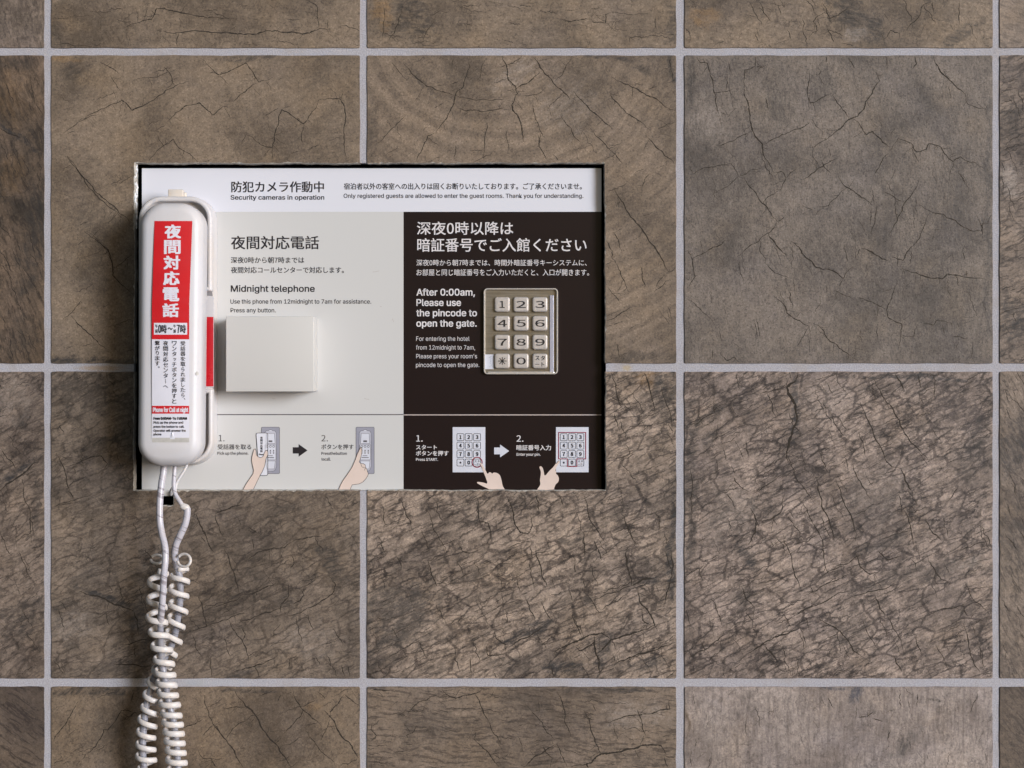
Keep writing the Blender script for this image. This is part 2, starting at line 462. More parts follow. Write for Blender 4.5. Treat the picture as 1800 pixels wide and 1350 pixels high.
def tile_mesh(corners, seed):
    rnd = random.Random(seed)
    pts = []                                    # (px, py, cut)
    n = len(corners)
    for i in range(n):
        xa, ya, cut = corners[i]; xb, yb, _ = corners[(i+1) % n]
        prevcut = corners[i-1][2]
        L = math.hypot(xb-xa, yb-ya); step = 5.0 if cut else 14.0
        k = max(1, int(L/step)); tx, ty = (xb-xa)/L, (yb-ya)/L
        if cut or prevcut:                      # sharp corner
            pts.append((xa, ya, cut))
            a = 1
        else:                                   # worn round corner
            rc = 3.2
            px_, py_, _ = corners[i-1]; l2 = math.hypot(xa-px_, ya-py_)
            ux, uy = (xa-px_)/l2, (ya-py_)/l2
            for t in (0, .5, 1):
                bx = (xa - ux*rc)*(1-t)**2 + xa*2*t*(1-t) + (xa + tx*rc)*t*t
                by = (ya - uy*rc)*(1-t)**2 + ya*2*t*(1-t) + (ya + ty*rc)*t*t
                pts.append((bx, by, cut))
            a = 1
        w1, w2 = rnd.uniform(0, 6), rnd.uniform(0, 6)
        for j in range(a, k):
            t = j/k
            amp = .35 if not cut else .45
            off = amp*(math.sin(w1 + t*L/23) + .7*math.sin(w2 + t*L/9)) + rnd.uniform(-.22, .22)*(2.2 if cut else 1)
            pts.append((xa + (xb-xa)*t - ty*off, ya + (yb-ya)*t + tx*off, cut))
    m = len(pts); bm = bmesh.new(); fr = []; md = []; bk = []
    for i in range(m):
        x, y, cut = pts[i]; xa, ya, _ = pts[i-1]; xb, yb, _ = pts[(i+1) % m]
        dx, dy = xb-xa, yb-ya; L = math.hypot(dx, dy) or 1
        nx, ny = -dy/L, dx/L                    # inward for a clockwise outline in picture axes (y down)
        if cut:
            ins = rnd.uniform(.5, 1.5) + (rnd.uniform(.5, 2.2) if rnd.random() < .12 else 0); dep = rnd.uniform(.0003, .0009)
            if abs(x - 240) < 6 and y < 400 and x < 300: ins = rnd.uniform(2.0, 3.6)
        else: ins = .5; dep = .0003
        fr.append(bm.verts.new(W(x + nx*ins, y + ny*ins, 0)))
        v = W(x, y, 0); v.y = dep; md.append(bm.verts.new(v))
        v = W(x, y, 0); v.y = TT; bk.append(bm.verts.new(v))
    f = bm.faces.new(fr); f.material_index = 0
    for i in range(m):
        j = (i+1) % m; mi = 1 if pts[i][2] else 0
        for a, b in ((fr, md), (md, bk)):
            q = bm.faces.new((a[i], a[j], b[j], b[i])); q.material_index = mi
    bmesh.ops.recalc_face_normals(bm, faces=bm.faces[:])
    f.normal_update()
    if f.normal.y > 0: bmesh.ops.reverse_faces(bm, faces=bm.faces[:])
    return mesh_from(bm, 'tile')

L1, D1 = srgb(146, 129, 108), srgb(101, 88, 73)      # smooth, warm
L2, D2 = srgb(152, 136, 120), srgb(98, 88, 78)
L3, D3 = srgb(150, 134, 119), srgb(84, 73, 66)      # barky
DK = (.026, .026, .028); DB = (.034, .030, .028); OC = (.26, .155, .07); LT = (.37, .315, .275)
DM = (.055, .045, .038)
TILES = {
 (0,0): dict(block=.3, slits=.35, light=L3, dark=D2, grain_deg=80, grain=.5, vstreak=.25),
 (1,0): dict(light=L1, dark=D1, grain_deg=4, speck=.45, grain=.16, blobs=((100, 70, 12, 60, 0, .5, DM), (320, 70, 60, 9, 0, .35, DM))),
 (2,0): dict(light=L1, dark=D1, grain_deg=2, speck=.45, grain=.2, blobs=((730, 30, 60, 30, 60, .75, DB), (690, 55, 40, 22, 0, .5, DB), (672, 20, 22, 40, 0, .55, OC), (1180, 40, 16, 40, 0, .6, DB))),
 (3,0): dict(light=L1, dark=D1, grain_deg=10, speck=.45, grain=.2, net=.5, blobs=((1500, 25, 55, 30, 40, .75, DB), (1540, 55, 16, 34, 15, .8, DB), (1690, 60, 60, 12, -35, .7, DB), (1235, 30, 30, 20, 0, .5, OC), (1500, 60, 30, 16, 0, .4, LT))),
 (4,0): dict(light=L2, dark=D2, grain_deg=20, grain=.4),
 (0,1): dict(block=.3, slits=.35, light=srgb(128, 108, 88), dark=srgb(66, 58, 50), grain_deg=70, grain=.6, stretch=7, blobs=((20, 170, 30, 60, 0, .2, OC), (20, 235, 60, 6, 32, .85, DK), (60, 420, 26, 120, 12, .65, DB), (20, 300, 34, 40, 20, .2, OC), (30, 590, 40, 50, 10, .4, DB), (20, 110, 60, 12, 0, .6, DB))),
 (1,1): dict(light=L1, dark=D1, grain_deg=-24, speck=.45, grain=.14, blobs=((130, 125, 34, 16, -30, .6, DB), (440, 104, 60, 8, 0, .65, DK), (180, 300, 120, 8, 50, .3, DM), (120, 632, 60, 10, 3, .85, DK), (205, 632, 40, 7, 3, .75, DK), (150, 400, 50, 60, 0, .35, DM), (118, 104, 40, 6, 0, .5, OC))),
 (2,1): dict(light=srgb(152, 134, 113), dark=srgb(106, 93, 78), grain_deg=-35, speck=.45, grain=.12, rings=(868, 10, 17, .40),
             blobs=((1132, 122, 18, 12, 20, .8, DB), (1080, 102, 60, 6, 5, .7, DK), (655, 240, 14, 90, 0, .5, DM), (735, 140, 60, 6, 42, .5, DM), (900, 130, 60, 22, -35, .3, LT), (1000, 190, 60, 50, -35, .22, LT), (1180, 120, 6, 40, -10, .8, DK), (1165, 350, 18, 60, 0, .3, DM), (1120, 628, 70, 12, 0, .55, DB))),
 (3,1): dict(light=srgb(132, 122, 112), dark=srgb(92, 85, 79), grain_deg=84, grain=.26, stretch=4, speck=.5,
             blobs=((1368, 185, 34, 34, 0, .45, DB), (1445, 150, 30, 44, 30, .45, DB), (1450, 470, 90, 60, 0, .30, DM), (1213, 130, 10, 60, 0, .65, DB), (1240, 220, 30, 50, 0, .28, LT), (1738, 380, 8, 260, 0, .5, DK), (1690, 280, 30, 30, 0, .35, DM), (1280, 450, 50, 30, 30, .4, DM), (1210, 600, 10, 60, 0, .5, DM), (1480, 340, 90, 40, 0, .15, LT))),
 (4,1): dict(block=.4, slits=.6, light=L3, dark=D3, grain_deg=-20, grain=.6, net=.5, blobs=((1780, 200, 30, 14, -30, .7, DB), (1775, 320, 20, 30, 0, .6, LT), (1785, 560, 30, 60, 0, .6, DK))),
 (0,2): dict(block=.35, slits=.6, light=L3, dark=D3, grain_deg=-30, grain=.5, net=.6, blobs=((25, 835, 60, 8, -33, .9, DK), (40, 735, 14, 20, 0, .6, DB), (40, 1090, 60, 50, 20, .65, DB), (64, 880, 8, 80, 0, .5, DB), (20, 700, 40, 40, 0, .25, LT))),
 (1,2): dict(block=.35, slits=.6, light=srgb(143, 128, 112), dark=srgb(88, 78, 68), grain_deg=-24, grain=.45, stretch=6, net=.55,
             blobs=((170, 700, 120, 50, 10, .72, DM), (210, 770, 60, 10, -20, .7, DB), (180, 850, 100, 40, -20, .35, DM), (195, 1055, 70, 8, 20, .9, DK), (250, 1085, 20, 30, 40, .7, DK), (150, 1010, 40, 14, -35, .6, DB), (580, 985, 22, 50, -25, .75, DB), (500, 895, 34, 10, -25, .55, DB), (505, 1060, 16, 14, 0, .7, DB), (450, 1010, 30, 14, 0, .5, DM), (200, 1170, 80, 16, -8, .5, DB), (120, 1100, 50, 30, 0, .3, LT), (110, 1065, 30, 10, -30, .5, DB), (430, 1180, 50, 6, -22, .7, DK), (350, 1100, 40, 40, 0, .25, DM), (540, 1130, 60, 40, 0, .2, LT))),
 (2,2): dict(block=.5, slits=.9, warp=12, mid=1.0, light=srgb(174, 156, 138), dark=srgb(108, 96, 86), grain_deg=-25, grain=.62, stretch=6, net=.6, speck=.4,
             blobs=((705, 1080, 70, 66, -20, .80, (.075, .064, .056)), (670, 1150, 40, 26, -30, .6, DB), (1180, 960, 8, 110, 4, .85, DK), (1172, 700, 22, 60, 8, .75, DB), (930, 1112, 60, 12, -26, .85, DK), (980, 1172, 50, 16, 8, .9, DK), (900, 1168, 70, 16, 0, .6, DB), (1060, 1145, 14, 34, 0, .8, DK), (1140, 1018, 34, 6, -14, .9, DK), (1140, 1168, 50, 12, -20, .7, DK), (1000, 950, 24, 8, 0, .6, DB), (1035, 1055, 14, 10, 30, .8, DB), (830, 1010, 44, 10, -25, .6, DB), (830, 912, 34, 14, -35, .5, DB), (770, 1120, 50, 16, -28, .5, DM), (1140, 665, 26, 22, 0, .5, OC), (1160, 672, 12, 22, 0, .7, DK), (1110, 900, 60, 14, -20, .45, DM), (760, 1180, 90, 14, -20, .5, DM))),
 (3,2): dict(block=.5, slits=.9, warp=12, mid=1.0, light=srgb(172, 155, 142), dark=srgb(106, 94, 87), grain_deg=-26, grain=.62, stretch=6, net=.65, speck=.42,
             blobs=((1396, 725, 9, 74, -2, .95, DK), (1312, 980, 16, 40, -35, .8, DK), (1680, 720, 70, 44, 30, .6, (.07, .055, .052)), (1720, 800, 40, 60, 0, .55, DB), (1215, 860, 12, 190, 0, .7, DB), (1600, 665, 130, 5, 3, .85, DK), (1245, 730, 30, 12, -30, .7, DB), (1245, 770, 14, 24, 20, .6, DK), (1350, 895, 30, 24, 0, .45, DB), (1600, 1010, 120, 22, -14, .6, DB), (1310, 1055, 24, 30, 0, .6, DB), (1500, 1110, 40, 50, 40, .55, DB), (1560, 950, 60, 12, -22, .6, DB), (1450, 700, 70, 30, 0, .22, LT), (1280, 900, 60, 60, 0, .22, LT), (1540, 870, 60, 60, 0, .2, LT), (1700, 990, 40, 16, -20, .4, LT))),
 (4,2): dict(block=.3, slits=.35, light=L2, dark=D3, grain_deg=60, grain=.5, net=.5, blobs=((1785, 780, 30, 60, 20, .7, DK), (1780, 980, 40, 80, 0, .5, DB))),
 (0,3): dict(light=srgb(120, 105, 90), dark=D3, grain_deg=35, grain=.7, stretch=9),
 (1,3): dict(light=srgb(138, 121, 101), dark=srgb(96, 83, 69), grain_deg=-40, speck=.45, grain=.18, blobs=((150, 1217, 110, 9, -4, .85, DB), (440, 1212, 60, 4, 0, .7, DK), (550, 1243, 16, 10, 0, .35, OC), (180, 1290, 60, 50, 0, .25, DM), (636, 1230, 6, 30, 0, .6, DK))),
 (2,3): dict(light=srgb(140, 124, 107), dark=srgb(93, 81, 70), grain_deg=3, grain=.6, stretch=9, blobs=((1120, 1260, 70, 30, 0, .3, LT), (760, 1270, 90, 40, 0, .4, DB), (930, 1240, 50, 20, 0, .4, DB), (1090, 1213, 110, 5, 0, .7, DK), (1140, 1330, 60, 20, 0, .4, DB), (660, 1212, 24, 5, 0, .7, DK))),
 (3,3): dict(light=srgb(178, 166, 158), dark=srgb(136, 124, 117), grain_deg=88, grain=.32, stretch=4, vstreak=.6, net=.35, blobs=((1505, 1216, 12, 22, 20, .9, (.07, .07, .085)), (1470, 1212, 34, 3.5, 6, .85, (.07, .07, .085)), (1318, 1235, 16, 30, -10, .6, (.12, .10, .09)), (1590, 1310, 50, 14, -40, .5, (.10, .09, .085)), (1586, 1308, 10, 16, 0, .6, DB), (1648, 1234, 14, 4, 15, .85, DB), (1210, 1270, 6, 40, 0, .7, (.10, .07, .045)), (1240, 1300, 40, 60, 0, .35, (.16, .13, .11)))),
 (4,3): dict(light=srgb(112, 98, 84), dark=D3, grain_deg=50, grain=.5),
}
# ---- cracks traced from the photograph: (view, width, points); view = (x0, y0, scale)
VW = {'a': (0, 0, 2.755), 'b': (640, 0, 3.103), 'c': (1190, 80, 2.328), 'd': (640, 860, 3.214), 'e': (80, 860, 3.214),
      'f': (1190, 640, 2.328), 'g': (640, 1190, 3.158), 'h': (80, 1190, 3.214), 'i': (1180, 1170, 2.903), 'j': (0, 90, 2.411),
      'k': (0, 640, 2.411), 'l': (1040, 280, 3.553), 'm': (1180, 0, 2.903), 'n': (640, 640, 2.328)}
CR = [
 ('a', 1.5, [(600,135),(690,100),(735,93),(760,40),(830,50),(960,78),(1050,84),(1150,90)]), ('a', 1.8, [(760,148),(830,160),(960,150),(1090,155),(1150,165),(1215,165),(1290,147),(1400,157),(1500,160),(1545,140),(1600,138)]),
 ('a', 1.2, [(1545,140),(1535,80),(1535,30),(1480,0)]), ('a', 1.2, [(865,160),(858,228)]), ('a', .9, [(260,215),(330,210),(420,222),(520,226)]),
 ('a', 1.6, [(375,583),(450,548),(530,510),(590,485),(620,510),(640,535),(690,515),(760,470),(850,415),(905,395)]),
 ('a', 1.2, [(485,300),(530,325),(575,358)]), ('a', 1.0, [(535,365),(560,405),(582,440)]), ('a', 1.2, [(795,325),(825,360),(845,415)]),
 ('a', 1.3, [(970,280),(1010,320),(1065,363),(1110,345),(1190,305),(1225,350),(1255,398),(1320,375)]), ('a', 1.3, [(1255,398),(1200,430),(1160,460),(1130,495)]),
 ('a', 1.5, [(810,590),(850,545),(900,512),(965,498),(1000,530),(1030,557),(1080,515),(1105,515)]), ('a', 1.1, [(750,640),(790,705),(840,675),(870,720),(920,745),(965,788)]),
 ('a', .9, [(790,705),(710,788)]), ('a', 1.5, [(1545,480),(1525,530),(1490,580),(1470,598),(1420,565),(1365,530),(1350,565),(1330,650),(1318,715),(1250,690),(1190,650)]),
 ('a', 1.5, [(1545,480),(1600,478),(1650,480),(1670,520),(1665,620),(1665,700),(1678,770)]), ('a', 1.2, [(1470,598),(1460,650),(1468,700)]), ('a', .8, [(1655,480),(1660,450)]),
 ('a', .8, [(640,395),(700,375),(780,365),(850,335)]), ('a', .8, [(1190,650),(1170,690)]), ('a', .8, [(1318,715),(1318,770)]),
 ('a', 1.4, [(325,755),(380,830),(430,885),(500,960),(575,1030),(640,1080)]), ('a', 1.2, [(410,1120),(470,1165),(525,1210),(540,1260),(550,1330)]), ('a', .9, [(640,850),(610,870),(580,890)]),
 ('j', 1.3, [(285,445),(340,520),(400,600),(455,655),(520,710)]), ('j', 1.2, [(365,765),(430,820),(470,870),(478,950),(530,1000),(565,1030)]), ('j', 1.3, [(300,1120),(350,1175),(400,1220),(450,1262)]),
 ('j', .9, [(355,1045),(310,1100),(265,1140)]), ('j', .9, [(560,865),(520,895),(490,920)]), ('j', 1.0, [(265,350),(330,300),(420,265)]), ('j', 1.8, [(0,325),(40,350),(90,370)]), ('j', .9, [(130,100),(140,170),(145,225)]), ('j', 1.0, [(70,1180),(95,1200),(110,1240)]),
 ('b', 1.8, [(750,305),(768,340),(782,400),(790,440),(825,470),(842,520)]), ('b', 1.9, [(842,500),(820,540),(806,575),(810,600),(838,630),(855,670),(862,730),(870,775)]), ('b', 1.5, [(830,485),(870,460),(920,430),(960,392)]),
 ('b', 1.0, [(785,355),(820,335),(860,308)]), ('b', 1.8, [(918,305),(960,370),(1020,430),(1090,505),(1125,545)]), ('b', 1.7, [(1140,495),(1190,550),(1240,605),(1300,655),(1355,705)]), ('b', 1.0, [(1130,318),(1095,375),(1080,410),(1045,440)]),
 ('b', 1.6, [(1350,415),(1440,460),(1540,520),(1620,560),(1698,603)]), ('b', 1.5, [(1340,505),(1358,540),(1400,585),(1470,640),(1560,710)]), ('b', 1.5, [(1540,745),(1590,800),(1640,850),(1690,890)]), ('b', 1.3, [(1235,700),(1300,770),(1370,840),(1410,890)]),
 ('b', 1.1, [(1070,625),(1130,700),(1190,800)]), ('b', 1.0, [(920,545),(925,610),(955,690),(990,755)]), ('b', 1.4, [(950,735),(955,800),(975,830),(1000,875)]), ('b', 1.0, [(1025,835),(1062,875)]), ('b', 1.3, [(578,305),(575,370),(550,430),(540,475),(505,500),(490,560),(455,640),(430,670),(415,690),(390,725)]),
 ('b', 1.2, [(390,725),(345,742),(325,790),(300,840),(285,878)]), ('b', 1.5, [(215,345),(270,410),(340,470),(420,500),(500,520)]), ('b', 1.2, [(500,595),(560,605),(640,610),(720,598),(790,595)]), ('b', .9, [(665,320),(640,370),(635,420),(615,440)]),
 ('b', 1.1, [(228,630),(170,690),(80,780)]), ('b', 1.0, [(670,665),(660,740),(655,870)]), ('b', .9, [(780,700),(783,830)]), ('b', .9, [(500,790),(490,875)]), ('b', .9, [(860,525),(940,515),(990,480)]), ('b', .9, [(1080,515),(1030,560),(1000,600)]),
 ('b', 1.4, [(1080,105),(1130,118),(1180,108),(1240,105)]), ('b', 1.2, [(1240,105),(1250,122),(1318,125),(1318,80),(1345,68)]), ('b', .9, [(1345,68),(1420,72),(1560,70)]), ('b', 1.2, [(210,40),(185,130),(165,180),(135,220)]), ('b', .8, [(105,30),(98,220)]), ('b', .8, [(395,80),(340,170),(320,220)]), ('b', .9, [(1590,90),(1595,160)]), ('b', .9, [(1450,240),(1450,205),(1570,210)]), ('b', 1.3, [(1670,310),(1672,360),(1690,450)]),
 ('b', .8, [(330,470),(280,550)]), ('b', .9, [(150,340),(240,440)]), ('b', .8, [(490,320),(475,370)]), ('b', 1.0, [(500,520),(600,545),(700,548),(790,540)]),
 ('l', 1.9, [(138,180),(180,250),(230,335),(275,395),(340,475),(400,560),(450,640),(485,710)]), ('l', 1.2, [(140,625),(180,700),(205,760),(232,830)]), ('l', 1.1, [(130,455),(165,500),(190,585)]), ('l', 1.3, [(95,1010),(160,975),(245,925)]), ('l', 1.2, [(365,85),(330,130),(312,180)]), ('l', 1.3, [(305,670),(315,740),(340,800)]), ('l', 1.1, [(100,800),(150,855),(180,895)]), ('l', 1.0, [(160,1150),(175,1240)]), ('l', 1.0, [(460,715),(420,760),(400,800)]), ('l', 1.0, [(490,750),(430,800),(390,830)]), ('l', .9, [(475,920),(505,1000)]),
 ('c', 1.4, [(80,40),(95,70),(125,72),(135,120),(150,185),(160,240),(180,330)]), ('c', .9, [(130,195),(180,190),(230,175)]), ('c', 1.2, [(320,40),(320,85),(278,100),(272,150)]), ('c', 1.9, [(272,150),(275,200),(295,250),(303,320),(310,350),(350,405),(360,460),(395,520)]), ('c', 1.1, [(370,78),(350,90),(320,88)]),
 ('c', 1.5, [(355,405),(400,380),(460,355),(515,335),(545,310)]), ('c', 1.3, [(310,350),(250,375),(200,400),(160,410)]), ('c', 1.2, [(60,530),(110,500),(170,490),(230,480)]), ('c', 1.2, [(395,520),(430,515),(445,545),(425,590),(405,590)]), ('c', 1.2, [(445,545),(490,500)]), ('c', 1.1, [(425,590),(380,615),(355,640)]),
 ('c', .9, [(140,615),(200,580),(255,535),(300,510),(355,495)]), ('c', 1.5, [(275,540),(300,580),(340,635),(375,675),(410,720)]), ('c', 1.3, [(410,720),(380,765),(320,810),(245,865)]), ('c', 1.8, [(370,765),(400,805),(450,860)]), ('c', 1.3, [(60,875),(120,845),(180,815),(200,795)]), ('c', 1.5, [(45,840),(65,880),(75,945),(50,985)]),
 ('c', 1.6, [(815,100),(830,145),(800,195),(770,230),(765,260),(740,290),(710,300),(670,340),(630,370),(590,395)]), ('c', 1.3, [(540,95),(535,170),(545,235),(590,215),(635,195)]), ('c', 1.2, [(635,200),(670,250),(705,300)]), ('c', 1.6, [(725,300),(775,365),(800,352),(840,395),(870,418)]), ('c', 1.4, [(870,430),(905,380),(960,400),(980,435),(1020,425),(1030,402),(1080,415),(1110,460),(1130,475),(1160,455),(1220,480),(1275,510)]),
 ('c', 1.2, [(865,440),(830,490),(805,535)]), ('c', 1.3, [(515,550),(560,520),(620,480),(660,460)]), ('c', 1.0, [(590,470),(630,525)]), ('c', 1.4, [(660,530),(695,580),(740,610),(800,655)]), ('c', 1.2, [(695,580),(655,620),(620,655),(580,660)]), ('c', 1.0, [(515,655),(560,675)]), ('c', 1.1, [(845,600),(890,620),(930,640)]), ('c', 1.4, [(990,550),(960,610),(930,645),(905,700),(865,780)]),
 ('c', 1.4, [(990,650),(1040,680),(1090,690),(1140,715),(1190,750),(1245,760),(1250,728),(1280,728)]), ('c', 1.1, [(1035,680),(1010,740),(980,805),(945,850)]), ('c', 1.1, [(815,655),(810,720),(795,780)]), ('c', 1.9, [(755,830),(810,855),(870,882)]), ('c', 1.8, [(878,865),(925,880),(955,830)]), ('c', 1.9, [(920,912),(980,930),(1060,952),(1085,955),(1105,935),(1150,940),(1270,960)]),
 ('c', 1.7, [(460,800),(500,825),(530,870),(570,908),(620,915),(680,953),(720,905)]), ('c', 1.0, [(750,830),(735,860)]), ('c', 1.3, [(905,950),(880,1020),(858,1080),(862,1110),(920,1140),(915,1190),(905,1240)]), ('c', 1.1, [(735,1030),(800,1050),(855,1078)]), ('c', 1.0, [(640,1000),(680,1020),(725,1042)]), ('c', 1.0, [(680,955),(660,990)]),
 ('c', 1.2, [(360,890),(400,930),(455,950)]), ('c', 1.5, [(395,1025),(440,1065),(450,1095),(500,1125),(545,1150)]), ('c', 1.2, [(555,1135),(600,1165),(625,1210),(680,1250),(740,1290)]), ('c', 1.1, [(545,1150),(510,1200),(490,1230)]), ('c', .9, [(590,1050),(565,1090)]), ('c', 1.0, [(60,1045),(100,1085),(155,1145)]), ('c', 1.3, [(175,1260),(205,1290),(235,1275),(255,1295)]),
 ('c', 1.8, [(1050,42),(1075,100),(1130,155),(1180,200)]), ('c', 1.0, [(1180,200),(1190,240),(1260,258)]), ('c', 1.2, [(700,50),(725,95)]), ('c', 1.3, [(970,42),(980,75),(965,95)]), ('c', 1.0, [(550,300),(590,350)]), ('c', .9, [(550,420),(600,390)]), ('c', 1.1, [(1000,1135),(1050,1145),(1060,1125),(1130,1138)]), ('c', 1.2, [(1120,1190),(1190,1200)]), ('c', .9, [(920,1185),(970,1190),(985,1140)]), ('c', 1.0, [(440,700),(410,720)]), ('c', .9, [(960,420),(990,480)]), ('c', .8, [(1135,475),(1115,540)]),
 # bottom row
 ('h', 1.4, [(183,140),(150,200),(110,270),(60,330),(45,370)]), ('h', 1.4, [(520,205),(470,190),(430,188),(390,255),(350,300),(330,295),(310,350),(285,390),(230,435),(180,490)]), ('h', 1.0, [(505,75),(480,150)]), ('h', 1.4, [(780,290),(830,270),(890,238)]), ('h', 1.2, [(900,100),(910,170),(945,265),(1000,330)]), ('h', 1.9, [(945,265),(1020,355),(1070,430),(1120,512)]), ('h', 1.2, [(1020,355),(1060,290),(1090,265),(1140,245)]), ('h', 1.0, [(945,270),(890,330)]),
 ('h', 2.3, [(1070,80),(1130,165),(1185,215),(1220,285),(1290,370),(1340,440),(1385,512)]), ('h', 1.2, [(1130,170),(1060,170),(1000,178)]), ('h', 1.6, [(1395,95),(1430,150),(1460,190),(1510,235),(1560,280)]), ('h', 1.3, [(1450,185),(1440,225),(1400,265),(1340,325)]), ('h', 1.5, [(1690,95),(1650,155),(1610,195),(1605,225)]), ('h', 2.1, [(1575,190),(1610,225),(1650,300),(1700,360),(1750,430),(1782,470)]),
 ('h', 1.1, [(1470,300),(1520,365),(1570,430),(1640,505)]), ('h', 1.0, [(1605,240),(1580,310),(1555,360)]), ('h', 1.2, [(1690,95),(1740,140),(1782,165)]), ('h', 1.0, [(1540,85),(1580,125)]), ('h', .9, [(860,400),(890,460),(940,462),(1010,460)]), ('h', 1.2, [(935,455),(970,512)]), ('h', 1.0, [(1300,375),(1330,345)]), ('h', 1.0, [(1330,100),(1310,140)]), ('h', .9, [(1740,265),(1782,262)]),
 ('g', 1.9, [(40,75),(90,72),(145,75)]), ('g', 1.6, [(430,65),(480,110),(510,118),(560,100),(615,92),(665,65)]), ('g', 1.7, [(615,92),(650,165),(690,245)]), ('g', 1.2, [(690,245),(710,300),(760,375)]), ('g', 1.3, [(380,95),(340,130),(310,135),(245,200)]), ('g', 1.6, [(40,265),(38,290),(68,325),(38,358)]), ('g', .9, [(85,240),(40,275)]), ('g', 1.2, [(295,270),(270,310),(235,325),(245,345)]), ('g', 1.6, [(610,345),(660,395),(710,450),(750,500)]), ('g', 1.0, [(610,345),(620,300)]),
 ('g', 1.3, [(900,155),(950,210),(990,255),(1015,310),(1060,350)]), ('g', 1.3, [(1070,370),(1090,410),(1110,460),(1125,500)]), ('g', 1.5, [(1070,80),(1100,140),(1115,190),(1125,270),(1145,330)]), ('g', 1.9, [(885,500),(930,460),(1000,415),(1060,375)]), ('g', 1.3, [(990,380),(1010,420),(1050,450)]), ('g', 1.6, [(1220,185),(1250,240),(1270,320),(1300,390),(1318,430)]),
 ('g', 2.6, [(1150,500),(1235,485),(1260,478),(1310,430),(1380,420),(1440,408),(1530,385),(1580,378),(1650,382),(1675,440)]), ('g', 1.5, [(1675,440),(1730,446)]), ('g', 1.4, [(1665,440),(1685,500)]), ('g', 1.6, [(1345,255),(1390,240),(1440,220),(1500,212),(1560,205),(1640,185),(1698,178),(1692,130),(1735,128)]), ('g', 1.3, [(1520,180),(1540,240),(1565,330)]), ('g', 1.0, [(1385,255),(1400,320),(1415,355)]), ('g', 1.0, [(1270,150),(1285,190)]), ('g', .9, [(970,135),(970,200)]), ('g', .9, [(855,330),(885,430)]), ('g', 2.2, [(1235,478),(1245,505)]),
 ('i', 1.2, [(800,165),(825,215)]), ('i', 1.6, [(955,262),(1000,262),(1030,235)]), ('i', 1.2, [(1030,270),(1078,285)]), ('i', 1.2, [(1120,330),(1105,380)]), ('i', 1.0, [(1565,145),(1525,240)]),
 # top right
 ('m', 1.3, [(775,20),(800,95),(855,75),(900,40)]), ('m', 1.2, [(795,55),(725,110),(745,155),(705,185)]), ('m', 1.2, [(1330,5),(1275,40),(1270,75),(1225,120),(1200,155)]), ('m', 1.2, [(1080,205),(1120,155),(1165,170),(1160,200)]), ('m', 1.0, [(545,25),(560,70)]), ('m', 1.2, [(590,150),(610,200)]), ('m', 1.0, [(440,0),(480,75),(510,110)]), ('m', 1.0, [(1330,10),(1340,65)]), ('m', 1.0, [(1470,0),(1475,130)]),
 # centre bottom
 ('d', 2.0, [(800,30),(825,80),(845,170),(865,215),(885,245),(925,250),(940,235)]), ('d', 1.5, [(940,150),(950,205),(930,250)]), ('d', 1.5, [(965,20),(985,75),(990,130)]), ('d', 1.6, [(635,40),(645,115),(655,185),(700,190),(715,240),(722,295)]), ('d', 1.4, [(200,50),(220,95),(235,140),(265,210),(280,245)]), ('d', 1.2, [(100,90),(110,150),(120,200)]), ('d', 1.3, [(360,120),(385,190),(400,240),(440,300),(465,335)]),
 ('d', 1.3, [(80,260),(100,320),(118,360)]), ('d', 1.2, [(180,370),(195,400),(212,445)]), ('d', 1.8, [(365,400),(375,450),(395,510),(410,550)]), ('d', 1.2, [(325,230),(350,290),(372,355)]), ('d', 1.4, [(530,310),(555,350),(585,360),(645,345)]), ('d', 1.9, [(968,320),(980,390),(1000,450),(1015,510),(1035,550)]), ('d', 1.2, [(860,480),(868,540),(880,580)]), ('d', 1.1, [(1190,390),(1200,480)]),
 ('d', 1.4, [(1240,270),(1248,330),(1245,375)]), ('d', 1.8, [(1300,290),(1325,340),(1342,400)]), ('d', 1.5, [(1240,30),(1262,100),(1285,190),(1330,250),(1360,300)]), ('d', 1.4, [(1100,30),(1125,90)]), ('d', 1.6, [(1480,190),(1495,240),(1540,310)]), ('d', 2.4, [(1480,340),(1485,410),(1500,480),(1510,545)]), ('d', 2.9, [(1510,545),(1560,520),(1640,500)]), ('d', 2.4, [(1545,560),(1555,630),(1600,680),(1635,745),(1660,800)]), ('d', 1.5, [(1570,690),(1575,740),(1620,770)]),
 ('d', 2.0, [(1735,330),(1745,440),(1725,540),(1690,665)]), ('d', 1.4, [(1700,350),(1720,420),(1745,465)]), ('d', 1.5, [(1640,130),(1670,175),(1672,225)]), ('d', 1.6, [(1005,620),(1025,690),(1060,745)]), ('d', 1.4, [(1175,690),(1200,770),(1230,835)]), ('d', 1.5, [(1265,605),(1300,650),(1330,700)]), ('d', 3.0, [(1075,925),(1150,880),(1220,850),(1290,820),(1360,810)]), ('d', 3.0, [(1300,830),(1305,900),(1325,960),(1330,1050)]), ('d', 2.0, [(1195,890),(1215,912),(1265,890),(1300,860)]),
 ('d', 2.4, [(1315,930),(1350,900),(1395,850),(1440,840),(1560,800),(1640,770)]), ('d', 1.4, [(1330,815),(1370,830),(1395,850)]), ('d', 2.2, [(1410,1000),(1500,950),(1600,920),(1760,865)]), ('d', 1.3, [(1380,590),(1460,560),(1510,545)]), ('d', 1.7, [(820,890),(880,850),(960,810),(1040,765)]), ('d', 1.6, [(735,800),(745,840),(780,870),(820,880)]), ('d', 1.5, [(690,890),(700,940),(800,930)]), ('d', 1.3, [(600,950),(610,1050)]), ('d', 1.1, [(470,530),(550,500),(630,460)]),
